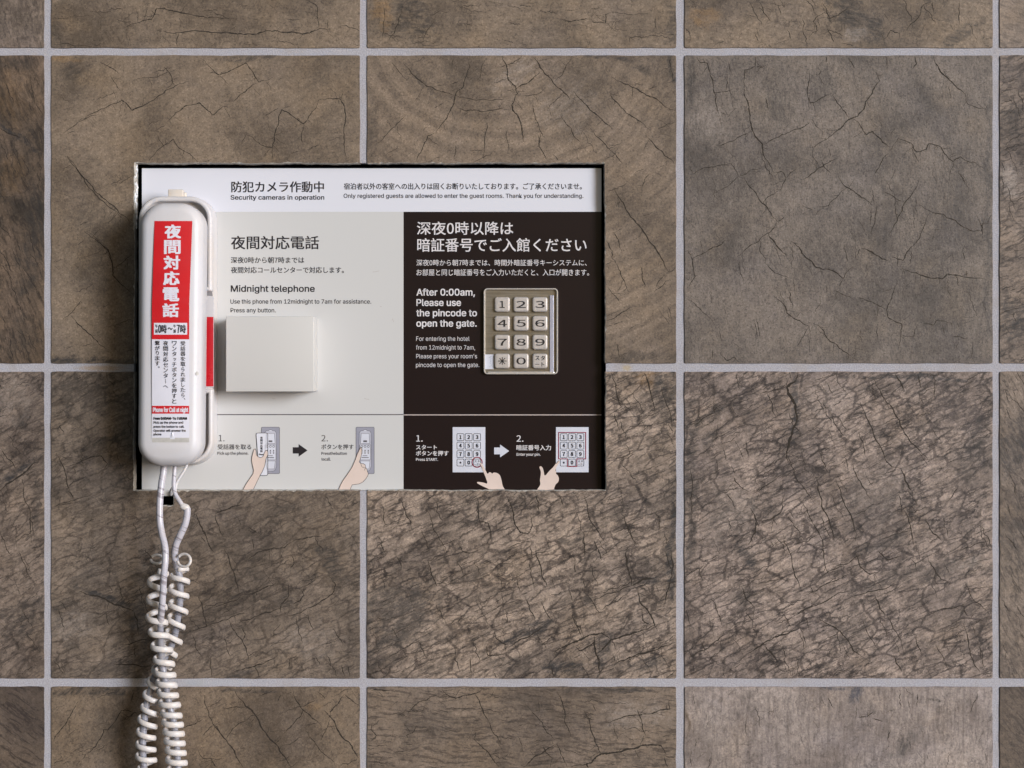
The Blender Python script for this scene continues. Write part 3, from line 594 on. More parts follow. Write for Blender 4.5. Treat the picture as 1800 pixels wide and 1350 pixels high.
 ('d', 1.2, [(130,960),(220,900),(320,850)]), ('d', 1.0, [(600,770),(700,700),(800,650),(880,620)]), ('d', 1.0, [(800,400),(950,370),(1060,340)]), ('d', 1.0, [(820,330),(900,300),(950,290)]), ('d', 1.3, [(1500,945),(1505,970)]), ('d', 1.4, [(1060,1000),(1070,1050),(1110,1060)]),
 ('n', 1.9, [(1015,50),(1030,100),(1060,185)]), ('n', 1.9, [(1145,35),(1165,85),(1180,150),(1195,190)]), ('n', 1.3, [(1025,200),(1045,275)]), ('n', 1.1, [(1070,330),(1090,370)]), ('n', 1.0, [(1000,130),(1050,150),(1110,215)]), ('n', 1.2, [(1215,90),(1245,180),(1262,260)]),
 # lower left tile
 ('e', 2.2, [(190,575),(270,600),(350,630),(430,660),(500,690)]), ('e', 1.6, [(500,690),(520,740),(528,830)]), ('e', 1.3, [(415,540),(425,590),(440,620)]), ('e', 1.2, [(340,690),(345,730),(360,770)]), ('e', 2.2, [(850,140),(870,190),(900,250),(950,355)]), ('e', 1.7, [(960,140),(1000,120),(1050,100),(1110,85)]), ('e', 1.2, [(960,145),(975,200),(1010,270)]), ('e', 1.6, [(1010,340),(1040,410),(1070,490),(1100,600)]),
 ('e', 1.8, [(1100,600),(1190,580),(1240,555),(1300,530)]), ('e', 1.1, [(1190,570),(1195,600)]), ('e', 1.5, [(960,665),(1030,640),(1100,610)]), ('e', 1.6, [(860,600),(885,650),(890,710),(910,775),(800,815)]), ('e', 1.4, [(910,770),(990,745),(1080,710),(1130,700)]), ('e', 1.7, [(1090,755),(1180,720),(1270,695),(1330,670)]), ('e', 1.4, [(1040,740),(1070,800),(1110,850),(1135,910),(1150,985)]), ('e', 1.3, [(1105,780),(1130,820),(1110,855)]),
 ('e', 1.5, [(1390,300),(1350,330),(1280,335),(1200,355),(1130,405)]), ('e', 1.5, [(1390,300),(1460,280),(1530,265),(1560,270)]), ('e', 1.6, [(1370,530),(1375,600),(1330,650),(1330,700)]), ('e', 1.8, [(1445,570),(1460,600),(1440,630),(1400,650)]), ('e', 1.6, [(1350,720),(1400,710),(1480,670),(1560,630),(1620,590),(1640,540),(1600,490)]), ('e', 1.3, [(1390,370),(1405,420),(1380,450)]), ('e', 1.6, [(1145,210),(1190,240),(1160,250)]), ('e', 1.2, [(1170,280),(1175,340)]),
 ('e', 1.1, [(1480,690),(1500,770),(1520,800)]), ('e', 1.2, [(1620,780),(1650,830),(1690,885)]), ('e', 1.7, [(1060,1035),(1130,1010),(1230,985),(1300,950)]), ('e', 1.2, [(930,950),(940,1060)]), ('e', 1.2, [(830,820),(850,900),(890,950)]), ('e', 1.1, [(1370,1020),(1380,960),(1420,940)]), ('e', 1.1, [(1670,990),(1690,1060)]), ('e', 1.1, [(1180,1000),(1210,1070)]), ('e', 1.0, [(1330,760),(1290,800),(1290,840)]), ('e', 1.8, [(600,1000),(480,990),(380,985)]), ('e', 1.4, [(590,850),(500,865),(420,880)]), ('e', 1.0, [(1460,550),(1500,530),(1530,500)]),
 ('e', 1.4, [(130,10),(155,50)]), ('e', .9, [(40,100),(110,85),(200,65)]),
 ('k', 1.4, [(240,385),(265,430),(280,490),(310,560)]), ('k', 1.6, [(275,435),(340,415),(400,390),(430,390),(455,420),(440,445)]), ('k', 1.0, [(235,600),(310,580),(390,550)]), ('k', 2.6, [(0,535),(60,490),(110,455),(155,415)]), ('k', 1.2, [(0,355),(30,400),(70,445)]), ('k', 1.4, [(95,485),(100,560),(130,640),(135,760)]), ('k', 1.3, [(0,710),(30,790),(50,810)]), ('k', 1.3, [(80,790),(110,860),(130,915)]),
 # lower right tile
 ('f', 1.8, [(340,120),(400,105),(440,95)]), ('f', 3.6, [(495,35),(485,70),(450,95),(455,120),(485,165),(490,230),(465,300),(448,360),(455,400)]), ('f', 1.8, [(805,60),(830,105),(870,165),(910,230),(930,280),(990,350),(1030,400)]), ('f', 1.5, [(750,155),(775,220),(820,320),(850,385),(880,420),(920,430)]), ('f', 1.5, [(635,215),(655,260),(685,300)]), ('f', 1.9, [(915,430),(935,480),(965,530)]), ('f', 1.5, [(720,410),(750,480),(790,550)]),
 ('f', 1.6, [(565,460),(580,520),(600,600),(635,680),(640,720)]), ('f', 1.6, [(650,470),(680,560),(720,640),(740,700)]), ('f', 1.5, [(510,560),(545,630),(590,710),(600,790),(625,870)]), ('f', 1.5, [(430,690),(460,770),(480,850),(510,930)]), ('f', 1.7, [(520,950),(600,905),(660,880),(700,860)]), ('f', 1.5, [(730,770),(750,830),(790,860),(830,850)]), ('f', 1.8, [(930,600),(955,660),(970,740)]), ('f', 1.9, [(1015,630),(1045,690),(1080,720)]), ('f', 1.6, [(820,760),(860,800),(920,790)]),
 ('f', 2.2, [(275,1195),(340,1155),(420,1110),(500,1080)]), ('f', 2.6, [(360,1155),(385,1180),(410,1215)]), ('f', 1.8, [(580,1040),(640,1075),(690,1120),(720,1170),(760,1200)]), ('f', 1.5, [(460,1030),(560,990),(640,950),(700,930)]), ('f', 1.8, [(810,945),(830,1000),(850,1030)]), ('f', 1.7, [(700,960),(760,940),(850,920),(900,900)]), ('f', 2.0, [(300,590),(325,640),(320,690),(290,740)]), ('f', 1.4, [(440,530),(430,600),(380,635),(340,640)]), ('f', 1.4, [(150,120),(155,200),(80,245),(50,250)]),
 ('f', 1.6, [(1050,45),(1055,140)]), ('f', 1.6, [(985,45),(1000,100)]), ('f', 1.9, [(890,40),(930,110)]), ('f', 1.4, [(55,430),(62,520),(62,640)]), ('f', 1.6, [(885,1190),(920,1260)]), ('f', 1.5, [(980,1110),(1000,1190)]), ('f', 1.4, [(1060,1150),(1110,1250)]), ('f', 1.5, [(1170,1060),(1200,1190),(1240,1260)]), ('f', 1.4, [(1140,770),(1200,750),(1280,720)]), ('f', 1.5, [(1020,1030),(1100,1000),(1180,980)]), ('f', 1.4, [(1170,985),(1190,1030)]), ('f', 1.4, [(140,960),(165,1010),(185,1070)]), ('f', 1.7, [(265,910),(280,960),(320,1000)]), ('f', 1.5, [(50,1200),(130,1160),(210,1100)]), ('f', 1.2, [(860,1020),(900,1100),(930,1190)]), ('f', 1.3, [(1040,820),(1080,880),(1120,900)]), ('f', 1.6, [(230,460),(250,490),(290,520)]), ('f', 1.2, [(640,830),(720,800),(760,780)]), ('f', 1.2, [(830,720),(900,695),(960,680)]), ('f', 1.2, [(620,850),(680,825)]), ('f', 1.3, [(310,530),(360,500),(440,450)]), ('f', 1.2, [(760,1040),(790,1120),(830,1180)]),
 ('f', 1.4, [(1150,500),(1110,560)]), ('f', 1.2, [(500,1100),(520,1165)]), ('f', 1.3, [(1180,900),(1210,960),(1270,1010)]),
]

def inside(poly, x, y):
    r = False; n = len(poly)
    for i in range(n):
        x1, y1 = poly[i][:2]; x2, y2 = poly[(i+1) % n][:2]
        if (y1 > y) != (y2 > y) and x < (x2-x1)*(y-y1)/(y2-y1) + x1: r = not r
    return r

def crackle(pts, rnd, amp=.16, depth=3):
    P = [Vector(p) for p in pts]
    for _ in range(depth):
        Q = [P[0]]
        for a, b in zip(P, P[1:]):
            L = (b-a).length
            if L > 3.0:
                n = Vector((-(b-a).y, (b-a).x)).normalized()
                Q.append((a+b)/2 + n*rnd.uniform(-amp, amp)*min(L, 26))
            Q.append(b)
        P = Q
    return P

def ribbon(bm, P, w, y, rnd, poly):
    n = len(P); prev = None
    for i in range(n):
        a, b = P[max(i-1, 0)], P[min(i+1, n-1)]
        if (b-a).length < 1e-6: continue
        d = (b-a).normalized(); nn = Vector((-d.y, d.x))
        t = i/(n-1); taper = min(1, .25 + 3.2*t, .25 + 3.2*(1-t))
        ww = w*taper*rnd.uniform(.45, 1.25)*.5
        ok = all(inside(poly, *(P[i] + nn*s*(ww+2.2))) for s in (1, -1)) and inside(poly, P[i].x-1.5, P[i].y) and inside(poly, P[i].x+1.5, P[i].y)
        if not ok: prev = None; continue
        cur = (bm.verts.new(W(*(P[i]+nn*ww), y)), bm.verts.new(W(*(P[i]-nn*ww), y)))
        if prev:
            f = bm.faces.new((prev[0], cur[0], cur[1], prev[1])); f.normal_update()
            if f.normal.y > 0: f.normal_flip()
        prev = cur

BARK = {(1,2): (55, 70, 40), (2,2): (90, 240, 60), (3,2): (95, 240, 60), (0,2): (20, 30, 20), (4,1): (20, 60, 10), (4,2): (20, 40, 10), (3,0): (20, 10, 30), (0,1): (20, 40, 10),
        (1,1): (0, 50, 90), (2,1): (10, 60, 90), (3,1): (10, 60, 150), (1,0): (0, 30, 40), (2,0): (0, 40, 40), (1,3): (0, 40, 40), (2,3): (0, 90, 50), (3,3): (0, 20, 60)}
for c in range(5):
    for r in range(4):
        cor = outline(c, r); key = (c, r)
        mat = tile_material('stoneware tile print %d%d' % key, c*4 + r + 1, **TILES[key])
        t = link('tile', tile_mesh(cor, c*7 + r), [mat, M['ceramic']], wall)
        rnd = random.Random(100 + c*9 + r)
        xs = [p[0] for p in cor]; ys = [p[1] for p in cor]
        x0, x1, y0, y1 = max(min(xs), -40), min(max(xs), 1840), max(min(ys), -40), min(max(ys), 1390)
        bm = bmesh.new()
        for v, w, pts in CR:
            ox, oy, sc = VW[v]
            P = [(ox + px/sc, oy + py/sc) for px, py in pts]
            mx = sum(p[0] for p in P)/len(P); my = sum(p[1] for p in P)/len(P)
            if not (x0-10 < mx < x1+10 and y0-10 < my < y1+10): continue
            PP = crackle(P, rnd, .10, 3)
            ribbon(bm, PP, w*1.22, -.00008, rnd, cor)
            for k in range(int(len(PP)/11)):
                i = rnd.randrange(1, len(PP)-1); a0 = PP[i]; dd = (PP[i+1]-PP[i-1])
                if dd.length < 1e-4: continue
                an = math.atan2(dd.y, dd.x) + rnd.choice((-1, 1))*rnd.uniform(.7, 1.5); L = rnd.uniform(5, 26)
                B = [(a0.x + math.cos(an)*L*u, a0.y + math.sin(an)*L*u) for u in (0, .35, .7, 1)]
                ribbon(bm, crackle(B, rnd, .2, 2), rnd.uniform(.45, .85), -.00011, rnd, cor)
        if bm.faces: link('surface_cracks', mesh_from(bm), M['crack'], t, None)['kind'] = 'stuff'
        else: bm.free()
        if key in BARK:
            ns, ng, nf = BARK[key]; bm = bmesh.new(); g0 = TILES[key].get('grain_deg', 0)
            for k in range(ns + ng + nf):
                x, y = rnd.uniform(x0, x1), rnd.uniform(y0, y1)
                if k < ns: a = math.radians(68 + rnd.uniform(-14, 14)); L = rnd.uniform(12, 58); w = rnd.uniform(.7, 1.7)
                elif k < ns + ng: a = math.radians(-24 + rnd.uniform(-9, 9)) if g0 < 0 else math.radians(g0 + rnd.uniform(-12, 12)); L = rnd.uniform(8, 46); w = rnd.uniform(.6, 1.4)
                else: a = rnd.uniform(0, math.pi); L = rnd.uniform(6, 34); w = rnd.uniform(.3, .7)
                dx, dy = math.cos(a), math.sin(a)
                P = [(x + dx*L*(u-.5), y + dy*L*(u-.5)) for u in (0, .33, .66, 1)]
                ribbon(bm, crackle(P, rnd, .22, 2), w, -.00005, rnd, cor)
            if bm.faces: link('hairline_cracks', mesh_from(bm), M['crack_soft'], t, None)['kind'] = 'stuff'
            else: bm.free()

# grout: one sheet set back from the tile faces, with the opening left out
def grid_sheet(xs, ys, skip, yf):
    bm = bmesh.new(); V = {}
    for i, x in enumerate(xs):
        for j, y in enumerate(ys):
            v = W(x, y, 0); v.y = yf; V[i, j] = bm.verts.new(v)
    for i in range(len(xs)-1):
        for j in range(len(ys)-1):
            if (i, j) in skip: continue
            bm.faces.new((V[i, j], V[i, j+1], V[i+1, j+1], V[i+1, j]))
    for v in [v for v in bm.verts if not v.link_faces]: bm.verts.remove(v)
    e = [x for x in bm.edges if x.is_boundary]
    r = bmesh.ops.extrude_edge_only(bm, edges=e)
    for v in r['geom']:
        if isinstance(v, bmesh.types.BMVert): v.co.y = TT
    bmesh.ops.recalc_face_normals(bm, faces=bm.faces[:])
    return bm
xs = [-470, 235.0, 276.5, 305.5, 1065.4, 2304]; ys = [-460, 286.0, 862.7, 889, 1752]
g = grid_sheet(xs, ys, {(1, 1), (2, 1), (3, 1), (2, 2)}, .0010)
link('grout', mesh_from(g), M['grout'], wall)

# dark lining of the recess behind the opening
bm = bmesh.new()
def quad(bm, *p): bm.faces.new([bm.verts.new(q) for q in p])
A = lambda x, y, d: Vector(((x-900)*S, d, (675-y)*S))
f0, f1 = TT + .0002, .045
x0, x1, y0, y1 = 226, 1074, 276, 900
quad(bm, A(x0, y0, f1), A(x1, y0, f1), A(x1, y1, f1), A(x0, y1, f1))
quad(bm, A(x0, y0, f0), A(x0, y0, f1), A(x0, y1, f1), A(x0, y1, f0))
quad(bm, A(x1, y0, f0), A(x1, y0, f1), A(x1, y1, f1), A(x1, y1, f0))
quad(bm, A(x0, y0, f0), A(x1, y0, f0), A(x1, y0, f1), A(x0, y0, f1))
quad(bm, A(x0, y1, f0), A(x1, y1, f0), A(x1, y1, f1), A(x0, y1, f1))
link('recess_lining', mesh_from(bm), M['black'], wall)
bm = box_bm((-470-900)*S, (2304-900)*S, .046, .12, (675-1752)*S, (675+460)*S)
link('backing', mesh_from(bm), M['plaster'], wall)

# crumbs of white plaster along the upper left of the cut
rnd = random.Random(5); bl = []
for k in range(44):
    y = 291 + k*2.5; r_ = rnd.uniform(1.2, 2.2)*S*(1.35 if 325 < y < 385 else 1)
    b = bmesh.new(); bmesh.ops.create_icosphere(b, subdivisions=2, radius=r_)
    c0 = A(lopen(y) + rnd.uniform(-1.2, 1.6), y, rnd.uniform(.0004, .0040))
    for v in b.verts: v.co = c0 + Vector((v.co.x*.8, v.co.y*.9, v.co.z*1.7))*rnd.uniform(.85, 1.15)
    bl.append(b)
link('plaster_crumbs', mesh_from(join(bl)), M['plaster'], wall, 180)['kind'] = 'stuff'

# ------------------------------------------------------------------ lettering
FD = os.path.join(bpy.utils.resource_path('LOCAL'), 'datafiles', 'fonts')
def font(n):
    try: return bpy.data.fonts.load(os.path.join(FD, n))         # faces that ship with Blender itself
    except Exception: return None
F_LAT, F_JP = font('Inter.woff2'), font('Noto Sans CJK Regular.woff2')

def glyph_mesh(s, f):
    t = bpy.data.curves.new('t', 'FONT'); t.body = s; t.size = 1
    t.resolution_u = 3
    if f: t.font = f
    o = bpy.data.objects.new('t', t); C.objects.link(o)
    me = bpy.data.meshes.new_from_object(o.evaluated_get(bpy.context.evaluated_depsgraph_get()))
    bpy.data.objects.remove(o); bpy.data.curves.remove(t)
    return me
_cap = {}
def cap(f):
    k = f.name if f else ''
    if k not in _cap:
        me = glyph_mesh('H', f); zs = [v.co.y for v in me.vertices]; _cap[k] = max(zs) - min(zs)
    return _cap[k]

def text_bm(s, x0, x1, base, size, f=None, bold=0.0, y=0.0, mode='cap', fn=None, ang=0.0):
    """one line of print fitted between pixels x0..x1. mode cap: base = baseline, size = cap height;
       mode ink: base = bottom of the ink, size = height of the ink; bold = extra stroke in pixels"""
    me = glyph_mesh(s, f)
    if not len(me.vertices): return bmesh.new()
    X = [v.co.x for v in me.vertices]; Y = [v.co.y for v in me.vertices]
    a, b, lo, hi = min(X), max(X), min(Y), max(Y)
    kx = (x1 - x0 - bold)/(b - a) if x1 is not None else None
    ky = (size - (bold if mode == 'ink' else bold*.5))/(cap(f) if mode == 'cap' else (hi-lo))
    if kx is None: kx = ky
    off = [(0, 0)] if not bold else [(dx*bold/2, dy*bold/2) for dx, dy in ((-1, -.6), (1, -.6), (-1, .6), (1, .6), (0, 0))]
    ca, sa = math.cos(ang), math.sin(ang)
    bm = bmesh.new()
    for i, (dx, dy) in enumerate(off):
        base_i = len(bm.verts)
        vs = []
        for v in me.vertices:
            px = (v.co.x - a)*kx + bold/2 + dx
            py = -(v.co.y - (0 if mode == 'cap' else lo))*ky + dy - (bold/2 if mode == 'ink' else 0)
            qx, qy = x0 + px*ca - py*sa, base + px*sa + py*ca
            p = fn(qx, qy) if fn else W(qx, qy, y)
            p = p.copy(); p.y -= i*.000002
            vs.append(bm.verts.new(p))
        for pl in me.polygons:
            try: fc = bm.faces.new([vs[q] for q in pl.vertices])
            except ValueError: continue
            fc.normal_update()
            if fc.normal.y > 0: fc.normal_flip()
    bpy.data.meshes.remove(me)
    return bm

def lines(name, parent, mat, items, **kw):
    bs = [text_bm(*it[:5], **{**kw, **(it[5] if len(it) > 5 else {})}) for it in items]
    return link(name, mesh_from(join(bs)), mat, parent)

# ------------------------------------------------------------------ notice panel
PF = .0090                                      # face of the board behind the tile faces
panel = empty('notice_board', W(653, 861, .012), 'glossy printed notice board recessed in the wall, half light grey and half dark brown', 'sign')
XL, XM, XR, YT, YM, YB = 249.5, 709.3, 1057.2, 295.8, 372.3, 872.0
link('board', mesh_from(pbox(XL, YT, XR, YB, PF + .0008, PF + .004)), M['greyfield'], panel)
link('header_band', mesh_from(pbox(XL, YT, XR, YM, PF, PF + .0008)), M['header'], panel)
link('grey_field', mesh_from(pbox(XL, YM, XM, YB, PF, PF + .0008)), M['greyfield'], panel)
link('dark_field', mesh_from(pbox(XM, YM, XR, YB, PF, PF + .0008)), M['darkfield'], panel)
P1 = PF - .00010; P2 = PF - .00018; P3 = PF - .00026; P4 = PF - .00034; P5 = PF - .00042
link('divider_line', mesh_from(stroke_bm([(XL, 728.8), (XM-.5, 728.8)], 1.7, P1)), M['inkgrey'], panel)
link('divider_line', mesh_from(stroke_bm([(XM+.5, 729.3), (XR, 729.3)], 2.0, P1)), M['line'], panel)
JP = dict(f=F_JP, mode='ink', y=P1); LA = dict(f=F_LAT, mode='cap', y=P1)
def jp(s, x0, x1, t, b, bold=0.0): return (s, x0, x1, b, b-t, dict(JP, bold=bold))
def la(s, x0, x1, b, c, bold=0.0): return (s, x0, x1, b, c, dict(LA, bold=bold))
lines('header_lettering', panel, M['ink'], [
    jp('防犯カメラ作動中', 406.5, 569.5, 318.6, 338.4, .8), la('Security cameras in operation', 405.3, 570, 350.8, 7.9, .6)])
lines('header_lettering', panel, M['ink'], [
    jp('宿泊者以外の客室への出入りは固くお断りいたしております。ご了承くださいませ。', 604.4, 1022.8, 321.6, 333.4, .45),
    la('Only registered guests are allowed to enter the guest rooms. Thank you for understanding.', 604, 1025.4, 347.8, 7.4, .35)])
lines('telephone_heading', panel, M['ink'], [jp('夜間対応電話', 406, 560.8, 414.4, 438.4, .8)])
lines('telephone_lettering', panel, M['ink'], [
    jp('深夜0時から朝7時までは', 405.8, 534.8, 451.6, 462.8, .35), jp('夜間対応コールセンターで対応します。', 405.8, 604.6, 468.9, 480.3, .35),
    la('Midnight telephone', 405.6, 553.4, 512.8, 11.4, .75),
    la('Use this phone from 12midnight to 7am for assistance.', 405, 652.6, 533.7, 7.6, .3), la('Press any button.', 405.2, 484.8, 549.0, 7.6, .3)])
lines('pincode_heading', panel, M['inkwhite'], [
    jp('深夜0時以降は', 732.8, 902.3, 389.4, 413, .5), jp('暗証番号でご入館ください', 733.4, 1031.2, 418.4, 442.6, .5)])
lines('pincode_lettering', panel, M['inkwhite'], [
    jp('深夜0時から朝7時までは、時間外暗証番号キーシステムに、', 732, 1031.4, 456.2, 467.3, .12),
    jp('お部屋と同じ暗証番号をご入力いただくと、入口が開きます。', 732, 1035.4, 473.0, 484.6, .12),
    la('After 0:00am,', 732, 834.9, 519.4, 12.0, .8), la('Please use', 732, 810.4, 537.6, 12.0, .8),
    la('the pincode to', 731.7, 838.5, 555.8, 12.0, .8), la('open the gate.', 731.7, 838, 574.0, 12.0, .8),
    la('For entering the hotel', 731.6, 825.3, 599.1, 7.6, .0), la('from 12midnight to 7am,', 731.2, 835, 614.5, 7.6, .0),
    la("Please press your room's", 731.6, 838.5, 629.9, 7.6, .0), la('pincode to open the gate.', 731.2, 842.4, 645.2, 7.6, .0)])
lines('step_lettering', panel, M['ink'], [
    ('1.', 384.4, 394.6, 775.9, 11.2, dict(JP)), jp('受話器を取る', 382.4, 441.6, 780.8, 790.2, .3), ('Pick up the phone.', 382, 436.6, 799.2, 5.0, dict(f=F_JP, mode='cap', y=P1, bold=.3))])
lines('step_lettering', panel, M['ink'], [
    ('2.', 564.9, 576.4, 775.9, 11.2, dict(JP)), jp('ボタンを押す', 564.6, 621.6, 780.8, 790.2, .3),
    ('Pressthebutton', 564.9, 609.8, 799.4, 5.0, dict(f=F_JP, mode='cap', y=P1, bold=.3)), ('tocall.', 564.9, 581.4, 809.6, 5.0, dict(f=F_JP, mode='cap', y=P1, bold=.3))])
lines('step_lettering', panel, M['inkwhite'], [
    ('1.', 731.6, 743, 776.4, 11.4, dict(JP, bold=.3)), jp('スタート', 731.2, 768, 782.0, 790.2, .4), jp('ボタンを押す', 731, 788.6, 792.2, 801.4, .4),
    ('Press START.', 731.2, 770, 810.0, 4.8, dict(f=F_JP, mode='cap', y=P1, bold=.3))])
lines('step_lettering', panel, M['inkwhite'], [
    ('2.', 908, 920, 776.6, 11.4, dict(JP, bold=.3)), jp('暗証番号入力', 907.8, 968.6, 782.0, 791.8, .4),
    ('Enter your pin.', 908, 950.2, 801.0, 4.8, dict(f=F_JP, mode='cap', y=P1, bold=.3))])

def vp(sc, ox, oy, pts): return [(ox + x/sc, oy + y/sc) for x, y in pts]
VL = lambda p: vp(5.625, 380, 730, p); VR = lambda p: vp(5.0, 710, 730, p)
link('arrow_print', mesh_from(sheet(VL([(757,316),(815,316),(815,285),(903,347),(815,410),(815,378),(757,378)]), P1)), M['ink'], panel)
link('arrow_print', mesh_from(sheet(VR([(793,283),(845,283),(845,257),(925,314),(845,370),(845,343),(793,343)]), P1)), M['card'], panel)

def smooth_closed(pts, sub=3):
    n = len(pts); P = [Vector(p) for p in pts]; out = []
    for i in range(n):
        p0, p1, p2, p3 = P[i-1], P[i], P[(i+1) % n], P[(i+2) % n]
        for k in range(sub):
            t = k/sub
            q = .5*((2*p1) + (p2-p0)*t + (2*p0-5*p1+4*p2-p3)*t*t + (3*p1-p0-3*p2+p3)*t**3)
            out.append((q.x, q.y))
    return out

def keypad_picture(x, marked):
    pic = link('keypad_picture', mesh_from(sheet([(x, 750.8), (x+57.4, 750.8), (x+57.4, 830.2), (x, 830.2)], P1)), M['card'], panel)
    ol = []; tx = []; tl = []
    cxs = (x+13.7, x+28.2, x+42.9); cys = (768.4, 783.3, 798.2, 813.1)
    for j, cy in enumerate(cys):
        for i, cx in enumerate(cxs):
            ol.append(stroke_bm(rrpx(cx-6.1, cy-6.1, cx+6.1, cy+6.1, 1.4, 3), .9, P2, True))
            s = '123456789*0'[j*3+i] if j*3+i < 11 else None
            if s == '*': tx.append(text_bm('*', cx-2.0, cx+2.0, cy+2.1, 4.2, f=F_JP, mode='ink', bold=.5, y=P2))
            elif s:
                wd = 2.0 if s == '1' else 2.45
                tx.append(text_bm(s, cx-wd, cx+wd, cy+3.7, 7.4, f=F_JP, mode='ink', bold=1.0, y=P2))
            else:
                for ch, dx, dy in (('ス', -2.6, -.3), ('タ', 2.6, -.3), ('ー', -2.6, 3.6), ('ト', 2.6, 4.6)):
                    h = 4.0 if ch != 'ー' else .7
                    tx.append(text_bm(ch, cx+dx-1.9, cx+dx+1.9, cy+dy, h, f=F_JP, mode='ink', bold=.2, y=P2))
    link('key_outlines', mesh_from(join(ol)), M['ink'], pic)
    link('key_digits', mesh_from(join(tx)), M['ink'], pic)
    if marked == 'circle':
        c = [(x+43 + 8.8*math.cos(a*math.pi/16), 812.6 + 8.8*math.sin(a*math.pi/16)) for a in range(32)]
        link('red_marking', mesh_from(stroke_bm(c, 1.7, P3, True)), M['inkred'], pic)
    else:
        c = VR([(1360,151),(1598,151),(1598,383),(1520,383),(1520,450),(1437,450),(1437,383),(1360,383)])
        link('red_marking', mesh_from(stroke_bm(c, 1.5, P3, True)), M['inkred'], pic)
    return pic
keypad_picture(795.7, 'circle'); keypad_picture(977.3, 'outline')
H3 = VR([(668,428),(676,420),(686,426),(700,450),(722,492),(735,514),(752,500),(765,504),(778,512),(790,503),(820,508),(845,530),(858,570),(868,620),(884,664),(775,664),(740,645),(690,622),(652,602),(644,592),(652,585),(700,592),(726,600),(732,588),(720,550),(700,500),(682,460)])
link('pointing_hand_print', mesh_from(sheet(smooth_closed(H3, 3), P4)), M['skin'], panel)
link('nail_line', mesh_from(stroke_bm(VR([(668,428),(674,440),(690,468)]), .8, P5)), M['inkgrey'], panel)
H4 = VR([(1358,398),(1368,402),(1368,415),(1348,442),(1332,482),(1340,498),(1336,512),(1352,528),(1362,556),(1356,585),(1334,608),(1322,635),(1305,664),(1175,664),(1198,612),(1196,570),(1203,520),(1202,490),(1192,462),(1196,450),(1208,450),(1222,468),(1230,500),(1236,528),(1252,520),(1276,490),(1310,458),(1338,420)])
link('pointing_hand_print', mesh_from(sheet(smooth_closed(H4, 3), P4)), M['skin'], panel)
link('nail_line', mesh_from(stroke_bm(VR([(1340,425),(1352,408),(1362,398)]), .8, P5)), M['inkgrey'], panel)

def phone_picture(ox, lifted):
    """little drawing of the wall phone, ox = shift of the cradle in the close view"""
    T = lambda p: VL([(ox + x, y) for x, y in p])
    q = VL([(ox, 117), (ox + 180, 577)])
    pic = link('telephone_picture', mesh_from(sheet(rrpx(q[0][0], q[0][1], q[1][0], q[1][1], 1.8), P1)), M['picgrey'], panel)
    ol = [stroke_bm(rrpx(q[0][0], q[0][1], q[1][0], q[1][1], 1.8), .7, P2, True)]
    inner = T([(72,150),(80,143),(100,143),(108,150),(135,155),(148,175),(150,280),(150,440),(150,500),(140,535),(120,552),(60,552),(40,535),(30,500),(30,280),(32,175),(45,155)])
    link('telephone_recess', mesh_from(sheet(inner, P2)), M['picpale'], pic)
    ol.append(stroke_bm(inner, .6, P3, True))
    bits = [[(52,180),(128,180),(136,278),(44,278)], [(37,292),(143,292),(143,440),(37,440)], [(44,452),(138,452),(128,530),(54,530)]]
    for b in bits: ol.append(stroke_bm(T(b), .5, P4, True))
    link('telephone_plates', mesh_from(join([sheet(T(b), P3) for b in bits])), M['card'], pic)
    dots = []
    for dx in (57, 89, 121):
        c = [T([(dx + 10*math.cos(a*math.pi/5), 308 + 10*math.sin(a*math.pi/5))])[0] for a in range(10)]
        dots.append(stroke_bm(c, .8, P4, True))
        dots.append(sheet(T([(dx-5, 342),(dx+5, 342),(dx+5, 356),(dx-5, 356)]), P4)); dots.append(sheet(T([(dx-5, 368),(dx+5, 368),(dx+5, 380),(dx-5, 380)]), P4))
        dots.append(sheet(T([(dx-9, 360),(dx+7, 360),(dx+7, 364),(dx-9, 364)]), P4))
    dots += [sheet(T([(72,248),(108,248),(108,265),(72,265)]), P4), sheet(T([(55,415),(125,415),(125,422),(55,422)]), P4), sheet(T([(65,397),(112,397),(112,402),(65,402)]), P4)]
    link('button_print', mesh_from(join(dots)), M['inkgrey'], pic)
    link('picture_outline', mesh_from(join(ol)), M['inkgrey'], pic)
    sl = T([(76,156),(84,148),(98,148),(106,156)])
    link('hook_print', mesh_from(sheet(sl, P3)), M['header'], pic)
    return pic
pic = phone_picture(447, True)
hs = rrpx(*VL([(395, 175)])[0], *VL([(510, 596)])[0], 3.2)
hs = [(x + (5.5 if y > 790 else 0)*(1 if x < 462 else 0), y) for x, y in hs]
link('handset_print', mesh_from(sheet(hs, P4)), M['header'], pic)
link('handset_outline', mesh_from(stroke_bm(hs, .9, P5, True)), M['ink'], pic)
b = []
for k, ch in enumerate('夜間対応電話'): b.append(text_bm(ch, 457.4, 461.8, 771.6 + k*4.7, 4.2, f=F_JP, mode='ink', bold=.35, y=P5))
b.append(text_bm('Phone', 455, 463.6, 800, 2.6, f=F_JP, mode='cap', bold=.4, y=P5))
link('handset_lettering', mesh_from(join(b)), M['ink'], pic)
H1 = VL([(250,760),(300,672),(365,578),(371,545),(360,500),(350,445),(352,415),(362,375),(372,340),(386,331),(395,350),(398,392),(412,408),(440,420),(462,408),(476,372),(488,350),(503,345),(512,360),(512,390),(492,432),(480,500),(455,560),(435,592),(400,665),(355,760)])
P6 = PF - .00050; P7 = PF - .00058
pr = link('holding_hand_print', mesh_from(sheet(H1, P6)), M['skin'], panel)
link('hand_outline', mesh_from(stroke_bm(H1[:-1] + [H1[-1]], .7, P7)), M['ink'], pr)
phone_picture(1383, False)
